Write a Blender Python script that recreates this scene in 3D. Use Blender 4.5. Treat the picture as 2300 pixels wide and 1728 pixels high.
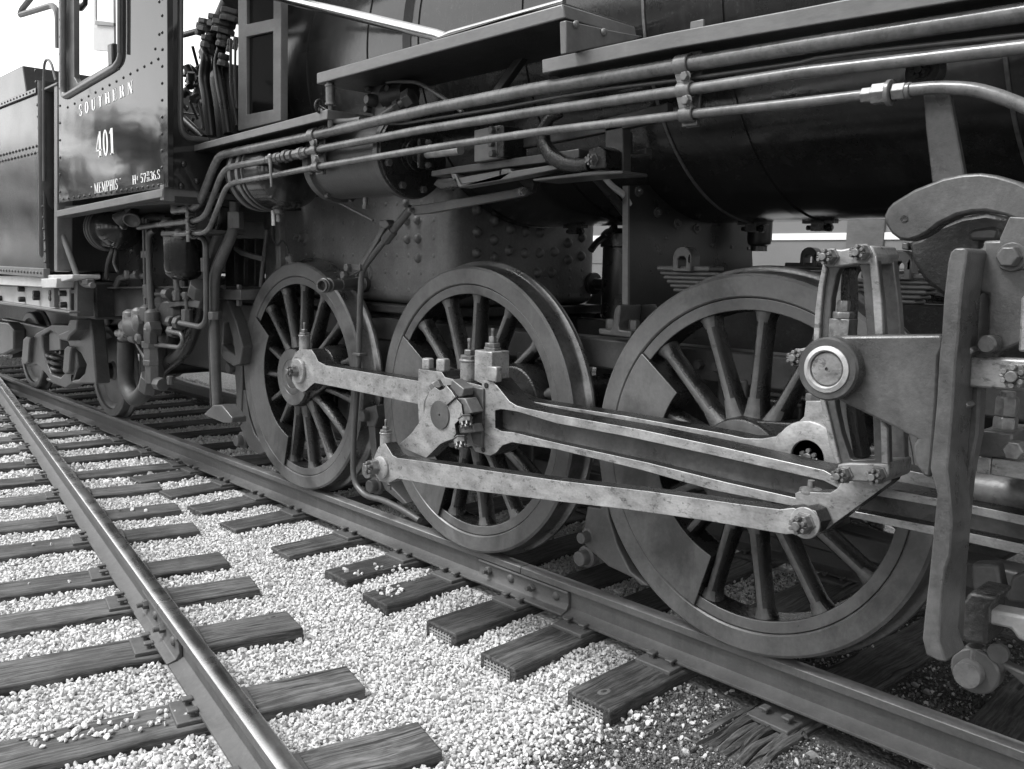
import bpy, bmesh, math, random
import numpy as np
from mathutils import Vector, Matrix, noise as mnoise

for o in list(bpy.data.objects):
    bpy.data.objects.remove(o, do_unlink=True)
random.seed(7)
rng = np.random.default_rng(7)
SC = bpy.context.scene
COL = SC.collection
R = math.radians

# ------------------------------------------------------------------ camera
# x runs along the engine (front = +x), y away from the viewer, z up; z = 0 is the rail top,
# y = 0 the middle of the engine's track.
W, H = 2300, 1728
F, YAW, PIT, ROL = 1998.47, 0.8041, -0.1346, 0.0202
O = np.array([1.335, -3.7253, 1.4594])
_fw = np.array([-math.sin(YAW) * math.cos(PIT), math.cos(YAW) * math.cos(PIT), math.sin(PIT)])
_rt = np.array([math.cos(YAW), math.sin(YAW), 0.0])
_up = np.cross(_rt, _fw)
_r = math.cos(ROL) * _rt + math.sin(ROL) * _up
_u = -math.sin(ROL) * _rt + math.cos(ROL) * _up
cd = bpy.data.cameras.new('camera')
cam = bpy.data.objects.new('camera', cd)
COL.objects.link(cam)
cd.sensor_fit = 'HORIZONTAL'
cd.sensor_width = 36.0
cd.lens = F / W * 36.0
cd.clip_start = 0.05
cd.clip_end = 2000
cam.matrix_world = Matrix(((_r[0], _u[0], -_fw[0], O[0]), (_r[1], _u[1], -_fw[1], O[1]),
                           (_r[2], _u[2], -_fw[2], O[2]), (0, 0, 0, 1)))
SC.camera = cam
SC.render.engine = 'CYCLES'
SC.render.resolution_x, SC.render.resolution_y = 1024, 769

# ------------------------------------------------------------------ light
SUN_EL, SUN_AZ = 56.0, 236.0       # azimuth: direction the light comes from, degrees from +x towards +y
wd = bpy.data.worlds.new('World')
SC.world = wd
wd.use_nodes = True
nt = wd.node_tree
nt.nodes.clear()
sky = nt.nodes.new('ShaderNodeTexSky')
sky.sky_type = 'NISHITA'
sky.sun_disc = False
sky.sun_elevation = R(SUN_EL)
sky.sun_rotation = R(90 - SUN_AZ)
sky.dust_density = 1.0
sky.air_density = 1.0
sky.ozone_density = 1.0
bw = nt.nodes.new('ShaderNodeRGBToBW')      # black and white photograph: the sky keeps only its brightness
bg = nt.nodes.new('ShaderNodeBackground')
bg.inputs['Strength'].default_value = 0.15
wo = nt.nodes.new('ShaderNodeOutputWorld')
nt.links.new(sky.outputs[0], bw.inputs[0])
nt.links.new(bw.outputs[0], bg.inputs['Color'])
nt.links.new(bg.outputs[0], wo.inputs[0])
sd = bpy.data.lights.new('sun', 'SUN')
sd.energy = 1.2
sd.angle = R(22)
sun = bpy.data.objects.new('sun', sd)
COL.objects.link(sun)
_d = Vector((math.cos(R(SUN_EL)) * math.cos(R(SUN_AZ)), math.cos(R(SUN_EL)) * math.sin(R(SUN_AZ)), math.sin(R(SUN_EL))))
sun.rotation_euler = _d.to_track_quat('Z', 'Y').to_euler()
sun.location = _d * 40
vs = SC.view_settings
vs.view_transform = 'Standard'
vs.look = 'None'
vs.gamma = 1.0
vs.exposure = 1.75
vs.use_curve_mapping = False

# ------------------------------------------------------------------ photo pixel -> point on a known plane
def ray(px, py):
    return _fw + (px - W / 2) / F * _r - (py - H / 2) / F * _u
def PY(p, y):
    d = ray(*p); q = O + d * ((y - O[1]) / d[1]); return Vector(q)
def PX(p, x):
    d = ray(*p); q = O + d * ((x - O[0]) / d[0]); return Vector(q)
def Z(ox, oy, s=3.6867):
    return lambda x, y: (ox + x / s, oy + y / s)
za, zb, zc, zd = Z(0, 0), Z(0, 400), Z(350, 0), Z(350, 400)
ze, zf, zg, zh = Z(700, 0), Z(900, 200), Z(1200, 0), Z(1700, 0)
zi, zj, zk, zl = Z(500, 550), Z(800, 700), Z(1250, 450), Z(1700, 400)
zm, zn, zo, zr = Z(1700, 800), Z(1250, 850), Z(1700, 1278), Z(0, 700)
zp, zq, zs = Z(900, 1200, 2.765), Z(0, 1128, 2.765), Z(400, 900, 2.765)
zt = Z(1250, 380, 4.424)

# ------------------------------------------------------------------ materials
MATS = {}
def N(t, kind, **kw):
    n = t.nodes.new(kind)
    for k, v in kw.items():
        setattr(n, k, v)
    return n
def ramp(t, src, stops):
    r = N(t, 'ShaderNodeValToRGB')
    e = r.color_ramp.elements
    while len(e) < len(stops):
        e.new(0.5)
    for i, (p, v) in enumerate(stops):
        e[i].position = p
        e[i].color = (v, v, v, 1) if not isinstance(v, tuple) else v
    t.links.new(src, r.inputs[0])
    return r.outputs[0]
def noise(t, vec, scale, detail=4, rough=0.55, dist=0.0):
    n = N(t, 'ShaderNodeTexNoise')
    n.inputs['Scale'].default_value = scale
    n.inputs['Detail'].default_value = detail
    n.inputs['Roughness'].default_value = rough
    n.inputs['Distortion'].default_value = dist
    if vec is not None:
        t.links.new(vec, n.inputs['Vector'])
    return n.outputs['Fac']
def math_(t, op, a, b):
    n = N(t, 'ShaderNodeMath', operation=op)
    for i, v in enumerate((a, b)):
        if hasattr(v, 'links'):
            t.links.new(v, n.inputs[i])
        else:
            n.inputs[i].default_value = v
    return n.outputs[0]
def mixv(t, fac, a, b):
    n = N(t, 'ShaderNodeMix', data_type='FLOAT')
    for i, v in ((0, fac), (2, a), (3, b)):
        if hasattr(v, 'links'):
            t.links.new(v, n.inputs[i])
        else:
            n.inputs[i].default_value = v
    return n.outputs[0]
def surf(name, base, rough, metal=0.0, var=0.3, scale=6.0, fine=60.0, bump=0.15, rvar=0.12, spots=0.0, spotv=0.02,
         streak=0.0, dust=0.0, spec=0.5, bscale=90.0, coat=0.0, bdetail=5, along=1.0, grime=0.0):
    """painted or bare metal: base colour with broad and fine mottling, dark or light specks, rain streaks, dust on upward faces"""
    m = bpy.data.materials.new(name)
    m.use_nodes = True
    t = m.node_tree
    b = t.nodes['Principled BSDF']
    tc = N(t, 'ShaderNodeTexCoord')
    ge = N(t, 'ShaderNodeNewGeometry')
    pos = ge.outputs['Position']
    if along != 1.0:                                # wiping and machining marks run along the engine
        mp0 = N(t, 'ShaderNodeMapping'); mp0.inputs['Scale'].default_value = (along, 1, 1)
        t.links.new(pos, mp0.inputs['Vector']); pos = mp0.outputs[0]
    n1 = noise(t, pos, scale, 5, 0.6, 0.3)
    n2 = noise(t, pos, fine, 4, 0.65)
    v = math_(t, 'ADD', math_(t, 'MULTIPLY', n1, 0.65), math_(t, 'MULTIPLY', n2, 0.35))
    c = ramp(t, v, ((0.32, base * (1 - var)), (0.5, base), (0.68, base * (1 + var))))
    c = N_bw(t, c)
    if streak:
        mp = N(t, 'ShaderNodeMapping')
        mp.inputs['Scale'].default_value = (26, 26, 1.2)
        t.links.new(pos, mp.inputs['Vector'])
        s = ramp_bw(t, noise(t, mp.outputs[0], 1.0, 3, 0.6), ((0.52, 0.0), (0.75, 1.0)))
        c = mixv(t, math_(t, 'MULTIPLY', s, streak), c, base * 1.9 + 0.02)
    if spots:
        s = ramp_bw(t, noise(t, pos, 38.0, 6, 0.75), ((0.565, 0.0), (0.63, 1.0)))
        c = mixv(t, math_(t, 'MULTIPLY', s, spots), c, spotv)
    if grime:                                       # broad patches of oil and soot
        s = ramp_bw(t, noise(t, pos, 2.3, 6, 0.68, 0.6), ((0.48, 0.0), (0.64, 1.0)))
        c = mixv(t, math_(t, 'MULTIPLY', s, grime), c, 0.014)
    if dust:
        sx = N(t, 'ShaderNodeSeparateXYZ')
        t.links.new(ge.outputs['Normal'], sx.inputs[0])
        u = ramp_bw(t, sx.outputs['Z'], ((0.25, 0.0), (0.95, 1.0)))
        u = math_(t, 'MULTIPLY', u, ramp_bw(t, n2, ((0.3, 0.3), (0.7, 1.0))))
        c = mixv(t, math_(t, 'MULTIPLY', u, dust), c, 0.22)
    cc = N(t, 'ShaderNodeCombineColor')
    for i in range(3):
        t.links.new(c, cc.inputs[i])
    t.links.new(cc.outputs[0], b.inputs['Base Color'])
    b.inputs['Metallic'].default_value = metal
    b.inputs['Specular IOR Level'].default_value = spec
    rv = math_(t, 'ADD', math_(t, 'MULTIPLY', math_(t, 'SUBTRACT', n1, 0.5), rvar * 2.2), rough)
    t.links.new(rv, b.inputs['Roughness'])
    if coat:
        b.inputs['Coat Weight'].default_value = coat
        b.inputs['Coat Roughness'].default_value = 0.12
    if bump:
        bp = N(t, 'ShaderNodeBump')
        bp.inputs['Strength'].default_value = bump
        bp.inputs['Distance'].default_value = 0.004
        t.links.new(noise(t, pos, bscale, bdetail, 0.65 if bdetail > 2 else 0.4), bp.inputs['Height'])
        t.links.new(bp.outputs[0], b.inputs['Normal'])
    MATS[name] = m
    return m
def N_bw(t, col):
    n = N(t, 'ShaderNodeRGBToBW')
    t.links.new(col, n.inputs[0])
    return n.outputs[0]
def ramp_bw(t, src, stops):
    return N_bw(t, ramp(t, src, stops))

surf('boiler_black', 0.018, 0.15, var=0.4, scale=2.0, fine=25, bump=0.16, rvar=0.16, streak=0.22, spots=0.14, spotv=0.10, bscale=14)
surf('cab_black', 0.020, 0.07, var=0.2, scale=1.5, bump=0.9, rvar=0.04, bscale=2.6, bdetail=1.5, streak=0.08)
surf('black_satin', 0.020, 0.30, var=0.35, bump=0.15)
surf('grime_shade_black', 0.018, 0.42, var=0.6, scale=9, bump=0.5, spots=0.25, spotv=0.12)
surf('oil_shade_black', 0.010, 0.27, var=0.5, scale=12, bump=0.7, bscale=130, rvar=0.2)
surf('wheel_grey', 0.102, 0.34, grime=0.6, var=0.34, scale=3, bump=0.12, rvar=0.16, spots=0.15, spotv=0.17, streak=0.14)
surf('spoke_grey', 0.075, 0.33, var=0.5, scale=11, bump=0.6, bscale=120, rvar=0.15)
surf('tread_steel', 0.20, 0.30, metal=0.8, var=0.5, scale=8, bump=0.1)
surf('frame_grey', 0.062, 0.36, grime=0.3, var=0.35, scale=6, bump=0.3, spots=0.1, spotv=0.15)
surf('firebox_grey', 0.125, 0.44, grime=0.25, var=0.45, scale=3.0, bump=0.35, streak=0.15, spots=0.1, spotv=0.18)
surf('board_grey', 0.110, 0.36, along=0.4, var=0.25, scale=9, bump=0.15, streak=0.15)
surf('pipe_grey', 0.110, 0.22, var=0.50, scale=7, fine=45, bump=0.15, spots=0.35, spotv=0.03, rvar=0.15)
surf('bracket_grey', 0.066, 0.32, grime=0.45, var=0.55, scale=8, bump=0.2, bscale=150, spots=0.16, spotv=0.15, rvar=0.2)
surf('steel', 0.27, 0.38, metal=0.30, along=0.6, grime=0.20, var=0.45, scale=18, fine=140, bump=0.15, spots=0.75, spotv=0.07, rvar=0.3, streak=0.10)
surf('steel_bright', 0.42, 0.36, metal=0.4, var=0.3, scale=20, bump=0.08, spots=0.3, spotv=0.12, rvar=0.2)
surf('steel_dull', 0.13, 0.42, metal=0.4, var=0.4, scale=14, bump=0.25, spots=0.4, spotv=0.05)
surf('chrome_pipe', 0.55, 0.14, metal=1.0, var=0.2, scale=5, bump=0.02, rvar=0.05)
surf('nut_steel', 0.15, 0.38, metal=0.4, var=0.5, scale=40, bump=0.25, spots=0.4, spotv=0.05)
surf('grease', 0.03, 0.18, var=0.6, scale=30, bump=1.0, bscale=60, spots=0.3, spotv=0.2)
surf('rail_rust', 0.078, 0.58, var=0.28, scale=7, bump=0.35, streak=0.18, spots=0.1, spotv=0.2)
surf('rail_shine', 0.62, 0.27, metal=1.0, var=0.25, scale=5, fine=90, bump=0.05, rvar=0.12)
surf('railhead_dull', 0.20, 0.42, metal=0.5, var=0.35, scale=9, bump=0.1)
surf('tender_black', 0.020, 0.16, var=0.25, scale=2, bump=0.8, bscale=2.2, bdetail=1.5, streak=0.25, spots=0.05, spotv=0.2)
surf('sill_pale', 0.40, 0.55, var=0.2, scale=6, bump=0.2, spots=0.2, spotv=0.2)
surf('letter_white', 0.78, 0.5, var=0.1, scale=20, bump=0.0)
surf('coach_grey', 0.17, 0.5, var=0.08, scale=1.5, bump=0.04)
surf('coach_stripe', 0.80, 0.5, var=0.04, scale=2, bump=0.0)
surf('rubber', 0.03, 0.55, var=0.4, scale=14, bump=0.3, dust=0.2)
surf('panel_light', 0.42, 0.45, var=0.12, scale=8, bump=0.05)
surf('plate_zinc', 0.30, 0.45, metal=0.4, var=0.2, scale=30, bump=0.1)

def glass_mat():
    m = bpy.data.materials.new('pane_glass'); m.use_nodes = True
    b = m.node_tree.nodes['Principled BSDF']
    b.inputs['Base Color'].default_value = (0.004, 0.004, 0.004, 1)
    b.inputs['Roughness'].default_value = 0.04
    b.inputs['Specular IOR Level'].default_value = 0.3
    MATS['pane_glass'] = m
glass_mat()
def clear_glass():
    m = bpy.data.materials.new('clear_glass'); m.use_nodes = True
    b = m.node_tree.nodes['Principled BSDF']
    b.inputs['Base Color'].default_value = (0.9, 0.9, 0.9, 1)
    b.inputs['Roughness'].default_value = 0.03
    b.inputs['Transmission Weight'].default_value = 1.0
    b.inputs['IOR'].default_value = 1.02
    MATS['clear_glass'] = m
clear_glass()

def wood_mat(name, lo, hi, crack):
    m = bpy.data.materials.new(name); m.use_nodes = True
    t = m.node_tree; b = t.nodes['Principled BSDF']
    tc = N(t, 'ShaderNodeTexCoord'); oi = N(t, 'ShaderNodeObjectInfo')
    ad = N(t, 'ShaderNodeVectorMath', operation='ADD')
    cx = N(t, 'ShaderNodeCombineXYZ')
    for i in range(3):
        t.links.new(math_(t, 'MULTIPLY', oi.outputs['Random'], 37.0 + 11 * i), cx.inputs[i])
    t.links.new(tc.outputs['Object'], ad.inputs[0]); t.links.new(cx.outputs[0], ad.inputs[1])
    wp = N(t, 'ShaderNodeTexNoise'); wp.inputs['Scale'].default_value = 3.0; wp.inputs['Detail'].default_value = 2
    t.links.new(ad.outputs[0], wp.inputs['Vector'])
    sc2 = N(t, 'ShaderNodeVectorMath', operation='SCALE'); sc2.inputs['Scale'].default_value = 0.05
    t.links.new(wp.outputs['Color'], sc2.inputs[0])
    ad2 = N(t, 'ShaderNodeVectorMath', operation='ADD')
    t.links.new(ad.outputs[0], ad2.inputs[0]); t.links.new(sc2.outputs[0], ad2.inputs[1])
    def st(sx, sy, sz):
        mp = N(t, 'ShaderNodeMapping'); mp.inputs['Scale'].default_value = (sx, sy, sz)
        t.links.new(ad2.outputs[0], mp.inputs['Vector']); return mp.outputs[0]
    g1 = noise(t, st(75, 2.6, 75), 1.0, 6, 0.75)
    g2 = noise(t, st(190, 9, 190), 1.0, 3, 0.6)
    g3 = noise(t, ad2.outputs[0], 5.0, 4, 0.6)
    v = math_(t, 'ADD', math_(t, 'MULTIPLY', g1, 0.55), math_(t, 'ADD', math_(t, 'MULTIPLY', g2, 0.2), math_(t, 'MULTIPLY', g3, 0.25)))
    c = ramp_bw(t, v, ((0.34, lo * 0.45), (0.46, lo), (0.56, (lo + hi) / 2), (0.68, hi)))
    cr = ramp_bw(t, noise(t, st(42, 1.3, 42), 1.0, 2, 0.5), ((0.34, 1.0), (0.39, 0.0)))
    c = mixv(t, math_(t, 'MULTIPLY', cr, crack), c, 0.012)
    tn = mixv(t, oi.outputs['Random'], 0.75, 1.3)
    c = math_(t, 'MULTIPLY', c, tn)
    cc = N(t, 'ShaderNodeCombineColor')
    for i in range(3):
        t.links.new(c, cc.inputs[i])
    t.links.new(cc.outputs[0], b.inputs['Base Color'])
    b.inputs['Roughness'].default_value = 0.72
    bp = N(t, 'ShaderNodeBump'); bp.inputs['Strength'].default_value = 0.7; bp.inputs['Distance'].default_value = 0.006
    hh = math_(t, 'SUBTRACT', g1, math_(t, 'MULTIPLY', cr, 0.6))
    t.links.new(hh, bp.inputs['Height']); t.links.new(bp.outputs[0], b.inputs['Normal'])
    MATS[name] = m
wood_mat('tie_dark', 0.022, 0.125, 0.9)
wood_mat('tie_weathered', 0.042, 0.20, 0.9)
wood_mat('tie_split', 0.04, 0.17, 1.0)

def gangnail_mat():
    m = bpy.data.materials.new('gang_nail_plate'); m.use_nodes = True
    t = m.node_tree; b = t.nodes['Principled BSDF']
    tc = N(t, 'ShaderNodeTexCoord')
    sp = N(t, 'ShaderNodeSeparateXYZ'); t.links.new(tc.outputs['Object'], sp.inputs[0])
    cx = N(t, 'ShaderNodeCombineXYZ'); t.links.new(sp.outputs[0], cx.inputs[0]); t.links.new(sp.outputs[2], cx.inputs[1])
    br = N(t, 'ShaderNodeTexBrick'); br.offset = 0.0
    br.inputs['Scale'].default_value = 1.0
    br.inputs['Brick Width'].default_value = 0.020; br.inputs['Row Height'].default_value = 0.0135
    br.inputs['Mortar Size'].default_value = 0.0036; br.inputs['Mortar Smooth'].default_value = 0.0
    br.inputs['Color1'].default_value = (0.012, 0.012, 0.012, 1); br.inputs['Color2'].default_value = (0.016, 0.016, 0.016, 1)
    br.inputs['Mortar'].default_value = (0.34, 0.34, 0.34, 1)
    t.links.new(cx.outputs[0], br.inputs['Vector'])
    t.links.new(br.outputs['Color'], b.inputs['Base Color'])
    b.inputs['Roughness'].default_value = 0.5; b.inputs['Metallic'].default_value = 0.3
    MATS['gang_nail_plate'] = m
gangnail_mat()

def stone_mat():
    m = bpy.data.materials.new('limestone_pebbles'); m.use_nodes = True
    t = m.node_tree; b = t.nodes['Principled BSDF']
    ge = N(t, 'ShaderNodeNewGeometry')
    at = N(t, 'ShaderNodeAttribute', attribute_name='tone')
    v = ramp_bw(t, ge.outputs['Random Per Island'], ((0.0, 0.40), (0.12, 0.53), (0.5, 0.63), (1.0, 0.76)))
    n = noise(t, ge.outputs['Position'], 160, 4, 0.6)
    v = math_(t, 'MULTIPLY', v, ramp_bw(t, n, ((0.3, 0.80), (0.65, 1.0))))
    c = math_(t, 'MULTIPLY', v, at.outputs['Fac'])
    cc = N(t, 'ShaderNodeCombineColor')
    for i in range(3):
        t.links.new(c, cc.inputs[i])
    t.links.new(cc.outputs[0], b.inputs['Base Color'])
    b.inputs['Roughness'].default_value = 0.75
    MATS['limestone_pebbles'] = m
stone_mat()
def bed_mat():
    """the bed under the loose pebbles: crushed stone, going over into cinders on the right of the ties"""
    m = bpy.data.materials.new('track_bed'); m.use_nodes = True
    t = m.node_tree; b = t.nodes['Principled BSDF']
    ge = N(t, 'ShaderNodeNewGeometry'); pos = ge.outputs['Position']
    vo = N(t, 'ShaderNodeTexVoronoi'); vo.inputs['Scale'].default_value = 48
    t.links.new(pos, vo.inputs['Vector'])
    tone = math_(t, 'ADD', math_(t, 'MULTIPLY', N_bw(t, vo.outputs['Color']), 0.25), 0.48)
    e = ramp_bw(t, vo.outputs['Distance'], ((0.25, 1.0), (0.7, 0.55)))
    light = math_(t, 'MULTIPLY', tone, e)
    dark = ramp_bw(t, noise(t, pos, 70, 5, 0.7), ((0.30, 0.022), (0.55, 0.065), (0.70, 0.18)))
    sp = N(t, 'ShaderNodeSeparateXYZ'); t.links.new(pos, sp.inputs[0])
    k = math_(t, 'ADD', sp.outputs['X'], math_(t, 'MULTIPLY', noise(t, pos, 3.0, 4, 0.6), 0.8))
    k = ramp_bw(t, math_(t, 'ADD', math_(t, 'MULTIPLY', k, 1.8), 1.20), ((0.25, 0.0), (0.75, 1.0)))
    c = mixv(t, k, light, dark)
    # beyond the ballast shoulder on the viewer's side: worn grass and earth
    gk = ramp_bw(t, math_(t, 'ADD', math_(t, 'MULTIPLY', sp.outputs['Y'], -0.2), math_(t, 'MULTIPLY', noise(t, pos, 1.2, 4, 0.6), 0.3)), ((0.98, 0.0), (1.10, 1.0)))
    grass = ramp_bw(t, noise(t, pos, 9, 6, 0.7), ((0.35, 0.03), (0.65, 0.10)))
    c = mixv(t, gk, c, grass)
    cc = N(t, 'ShaderNodeCombineColor')
    for i in range(3):
        t.links.new(c, cc.inputs[i])
    t.links.new(cc.outputs[0], b.inputs['Base Color'])
    b.inputs['Roughness'].default_value = 0.9
    bp = N(t, 'ShaderNodeBump'); bp.inputs['Strength'].default_value = 0.9; bp.inputs['Distance'].default_value = 0.01
    t.links.new(vo.outputs['Distance'], bp.inputs['Height']); bp.invert = True
    t.links.new(bp.outputs[0], b.inputs['Normal'])
    MATS['track_bed'] = m
bed_mat()

# ------------------------------------------------------------------ mesh helpers
def frame_of(axis):
    a = Vector(axis).normalized()
    h = Vector((0, 0, 1)) if abs(a.z) < 0.9 else Vector((1, 0, 0))
    u = a.cross(h).normalized()
    return a, u, a.cross(u)
def fillet(pts, rad, seg=6):
    pts = [Vector(p) for p in pts]
    if rad <= 0 or len(pts) < 3:
        return pts
    out = [pts[0]]
    for i in range(1, len(pts) - 1):
        a, b, c = pts[i - 1], pts[i], pts[i + 1]
        d1, d2 = (a - b), (c - b)
        r = min(rad, d1.length * 0.49, d2.length * 0.49)
        p, q = b + d1.normalized() * r, b + d2.normalized() * r
        for k in range(seg + 1):
            s = k / seg
            out.append(p * (1 - s) ** 2 + b * 2 * s * (1 - s) + q * s * s)
    out.append(pts[-1])
    return out

class B:
    def __init__(s):
        s.bm = bmesh.new()
    def box(s, x0, x1, y0, y1, z0, z1, rot=None, about=None):
        vs_ = [s.bm.verts.new((x, y, z)) for x in (x0, x1) for y in (y0, y1) for z in (z0, z1)]
        for f in ((0, 1, 3, 2), (4, 6, 7, 5), (0, 4, 5, 1), (2, 3, 7, 6), (0, 2, 6, 4), (1, 5, 7, 3)):
            s.bm.faces.new([vs_[i] for i in f])
        if rot:
            bmesh.ops.rotate(s.bm, verts=vs_, cent=about or ((x0 + x1) / 2, (y0 + y1) / 2, (z0 + z1) / 2), matrix=rot)
        return s
    def prism(s, pts, y0, y1, holes=(), axis='y'):
        """pts: (x, z) outline on the plane y = y0, pushed to y1; axis 'x': (y, z) outline on x = y0"""
        def v(p, d):
            return s.bm.verts.new((p[0], d, p[1]) if axis == 'y' else (d, p[0], p[1]))
        loops = [[v(p, y0) for p in L] for L in [pts] + list(holes)]
        if not holes:
            fs = [s.bm.faces.new(loops[0])]
        else:
            es = [s.bm.edges.new((L[i], L[(i + 1) % len(L)])) for L in loops for i in range(len(L))]
            fs = [g for g in bmesh.ops.triangle_fill(s.bm, edges=es, use_beauty=True)['geom'] if isinstance(g, bmesh.types.BMFace)]
        r = bmesh.ops.extrude_face_region(s.bm, geom=fs)
        nv = [g for g in r['geom'] if isinstance(g, bmesh.types.BMVert)]
        d = (0, y1 - y0, 0) if axis == 'y' else (y1 - y0, 0, 0)
        bmesh.ops.translate(s.bm, verts=nv, vec=d)
        return s
    def pp(s, px, y0, y1, holes=()):
        f = lambda L: [(q.x, q.z) for q in (PY(p, y0) for p in L)]
        return s.prism(f(px), y0, y1, [f(h) for h in holes])
    def ppx(s, px, x0, x1, holes=()):
        f = lambda L: [(q.y, q.z) for q in (PX(p, x0) for p in L)]
        return s.prism(f(px), x0, x1, [f(h) for h in holes], axis='x')
    def lathe(s, prof, o, axis, n=32, close=False):
        """prof: (radius, height along axis)"""
        o = Vector(o); a, u, w = frame_of(axis)
        rings = []
        for r, h in prof:
            if r < 1e-5:
                rings.append([s.bm.verts.new(o + a * h)])
            else:
                rings.append([s.bm.verts.new(o + a * h + (u * math.cos(2 * math.pi * k / n) + w * math.sin(2 * math.pi * k / n)) * r) for k in range(n)])
        if close:
            rings.append(rings[0])
        for A, C in zip(rings, rings[1:]):
            for k in range(n):
                k2 = (k + 1) % n
                if len(A) == 1 and len(C) == 1: continue
                if len(A) == 1: s.bm.faces.new((A[0], C[k2], C[k]))
                elif len(C) == 1: s.bm.faces.new((A[k], A[k2], C[0]))
                else: s.bm.faces.new((A[k], A[k2], C[k2], C[k]))
        return s
    def cyl(s, p0, p1, r, n=20, r1=None, ch=0.0):
        p0, p1 = Vector(p0), Vector(p1); L = (p1 - p0).length; r1 = r if r1 is None else r1
        pr = [(0, 0), (r - ch, 0)] + ([(r, ch), (r1, L - ch)] if ch else [(r1, L)]) + [(r1 - ch, L), (0, L)] if ch else [(0, 0), (r, 0), (r1, L), (0, L)]
        return s.lathe(pr, p0, p1 - p0, n)
    def tube(s, pts, r, n=12, fil=0.0, seg=6, cap=True):
        pts = fillet(pts, fil, seg)
        t0 = (pts[1] - pts[0]).normalized(); _, u, w = frame_of(t0)
        rings = []
        for i, p in enumerate(pts):
            t1 = (pts[min(i + 1, len(pts) - 1)] - pts[max(i - 1, 0)]).normalized()
            q = t0.rotation_difference(t1); u = q @ u; w = q @ w; t0 = t1
            rr = r[i] if isinstance(r, (list, tuple)) else r
            rings.append([s.bm.verts.new(p + (u * math.cos(2 * math.pi * k / n) + w * math.sin(2 * math.pi * k / n)) * rr) for k in range(n)])
        for A, C in zip(rings, rings[1:]):
            for k in range(n):
                s.bm.faces.new((A[k], A[(k + 1) % n], C[(k + 1) % n], C[k]))
        if cap:
            s.bm.faces.new(rings[0]); s.bm.faces.new(list(reversed(rings[-1])))
        return s
    def hexn(s, p, axis, r, h, n=6):
        o = Vector(p)
        return s.lathe([(0, 0), (r, 0), (r, h * 0.86), (r * 0.88, h), (0, h)], o, axis, n)
    def castle(s, p, axis, r, h):
        """castle nut with its threaded pin end and split pin"""
        a, u, w = frame_of(axis); p = Vector(p)
        s.lathe([(0, 0), (r * 1.18, 0), (r * 1.18, h * 0.1), (r, h * 0.1), (r, h * 0.62), (0, h * 0.62)], p, axis, 6)
        for k in range(6):
            an = math.pi / 3 * k + math.pi / 6
            c = p + a * (h * 0.62) + (u * math.cos(an) + w * math.sin(an)) * r * 0.70
            s.cyl(c - a * 0.001, c + a * h * 0.36, r * 0.22, 8)
        s.cyl(p + a * h * 0.5, p + a * h * 1.12, r * 0.46, 14, ch=r * 0.06)
        s.tube([p + a * h * 0.82 - u * r * 0.95, p + a * h * 0.82 + u * r * 0.95], r * 0.09, 6)
        return s
    def dome(s, p, axis, r, h=None, n=12):
        h = h or r * 0.7
        return s.lathe([(r * 1.0, 0), (r * 0.93, h * 0.45), (r * 0.66, h * 0.85), (r * 0.3, h * 0.98), (0, h)], p, axis, n)
    def build(s, name, mat, parent=None, bevel=0.0, ang=38, seg=2, side=None, under=None):
        bm = s.bm
        bmesh.ops.recalc_face_normals(bm, faces=bm.faces)
        me = bpy.data.meshes.new(name)
        bm.to_mesh(me); bm.free()
        me.polygons.foreach_set('use_smooth', [True] * len(me.polygons))
        me.set_sharp_from_angle(angle=R(ang))
        if side:                                    # faces off the front carry paint and grime, on wheels also painted-in shade
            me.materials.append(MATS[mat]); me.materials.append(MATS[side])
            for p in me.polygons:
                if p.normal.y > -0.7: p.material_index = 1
        if under:                                   # black put on a board's underside to stand for the shade there
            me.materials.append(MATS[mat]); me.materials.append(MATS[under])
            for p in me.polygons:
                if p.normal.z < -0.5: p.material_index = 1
        return place(name, me, mat, parent, bevel, seg)
def place(name, me, mat, parent=None, bevel=0.0, seg=2, loc=None):
    if mat and not me.materials:
        me.materials.append(MATS[mat])
    o = bpy.data.objects.new(name, me)
    COL.objects.link(o)
    if parent: o.parent = parent
    if loc is not None: o.location = loc
    if bevel:
        m = o.modifiers.new('bevel', 'BEVEL'); m.width = bevel; m.segments = seg; m.limit_method = 'ANGLE'; m.angle_limit = R(38)
    return o
def thing(name, label, cat, loc=(0, 0, 0), group=None, rz=0.0):
    o = bpy.data.objects.new(name, None); COL.objects.link(o)
    o.location = loc; o.rotation_euler = (0, 0, rz); o.empty_display_size = 0.2
    tag(o, label, cat, group); return o
def tag(o, label, cat, group=None):
    o['label'] = label; o['category'] = cat
    if group: o['group'] = group
    return o
def stuff(o):
    o['kind'] = 'stuff'; return o
def copy_tree(o, parent=None):
    c = o.copy(); COL.objects.link(c)
    if parent is not None: c.parent = parent
    for ch in list(o.children):
        copy_tree(ch, c)
    return c

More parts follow.
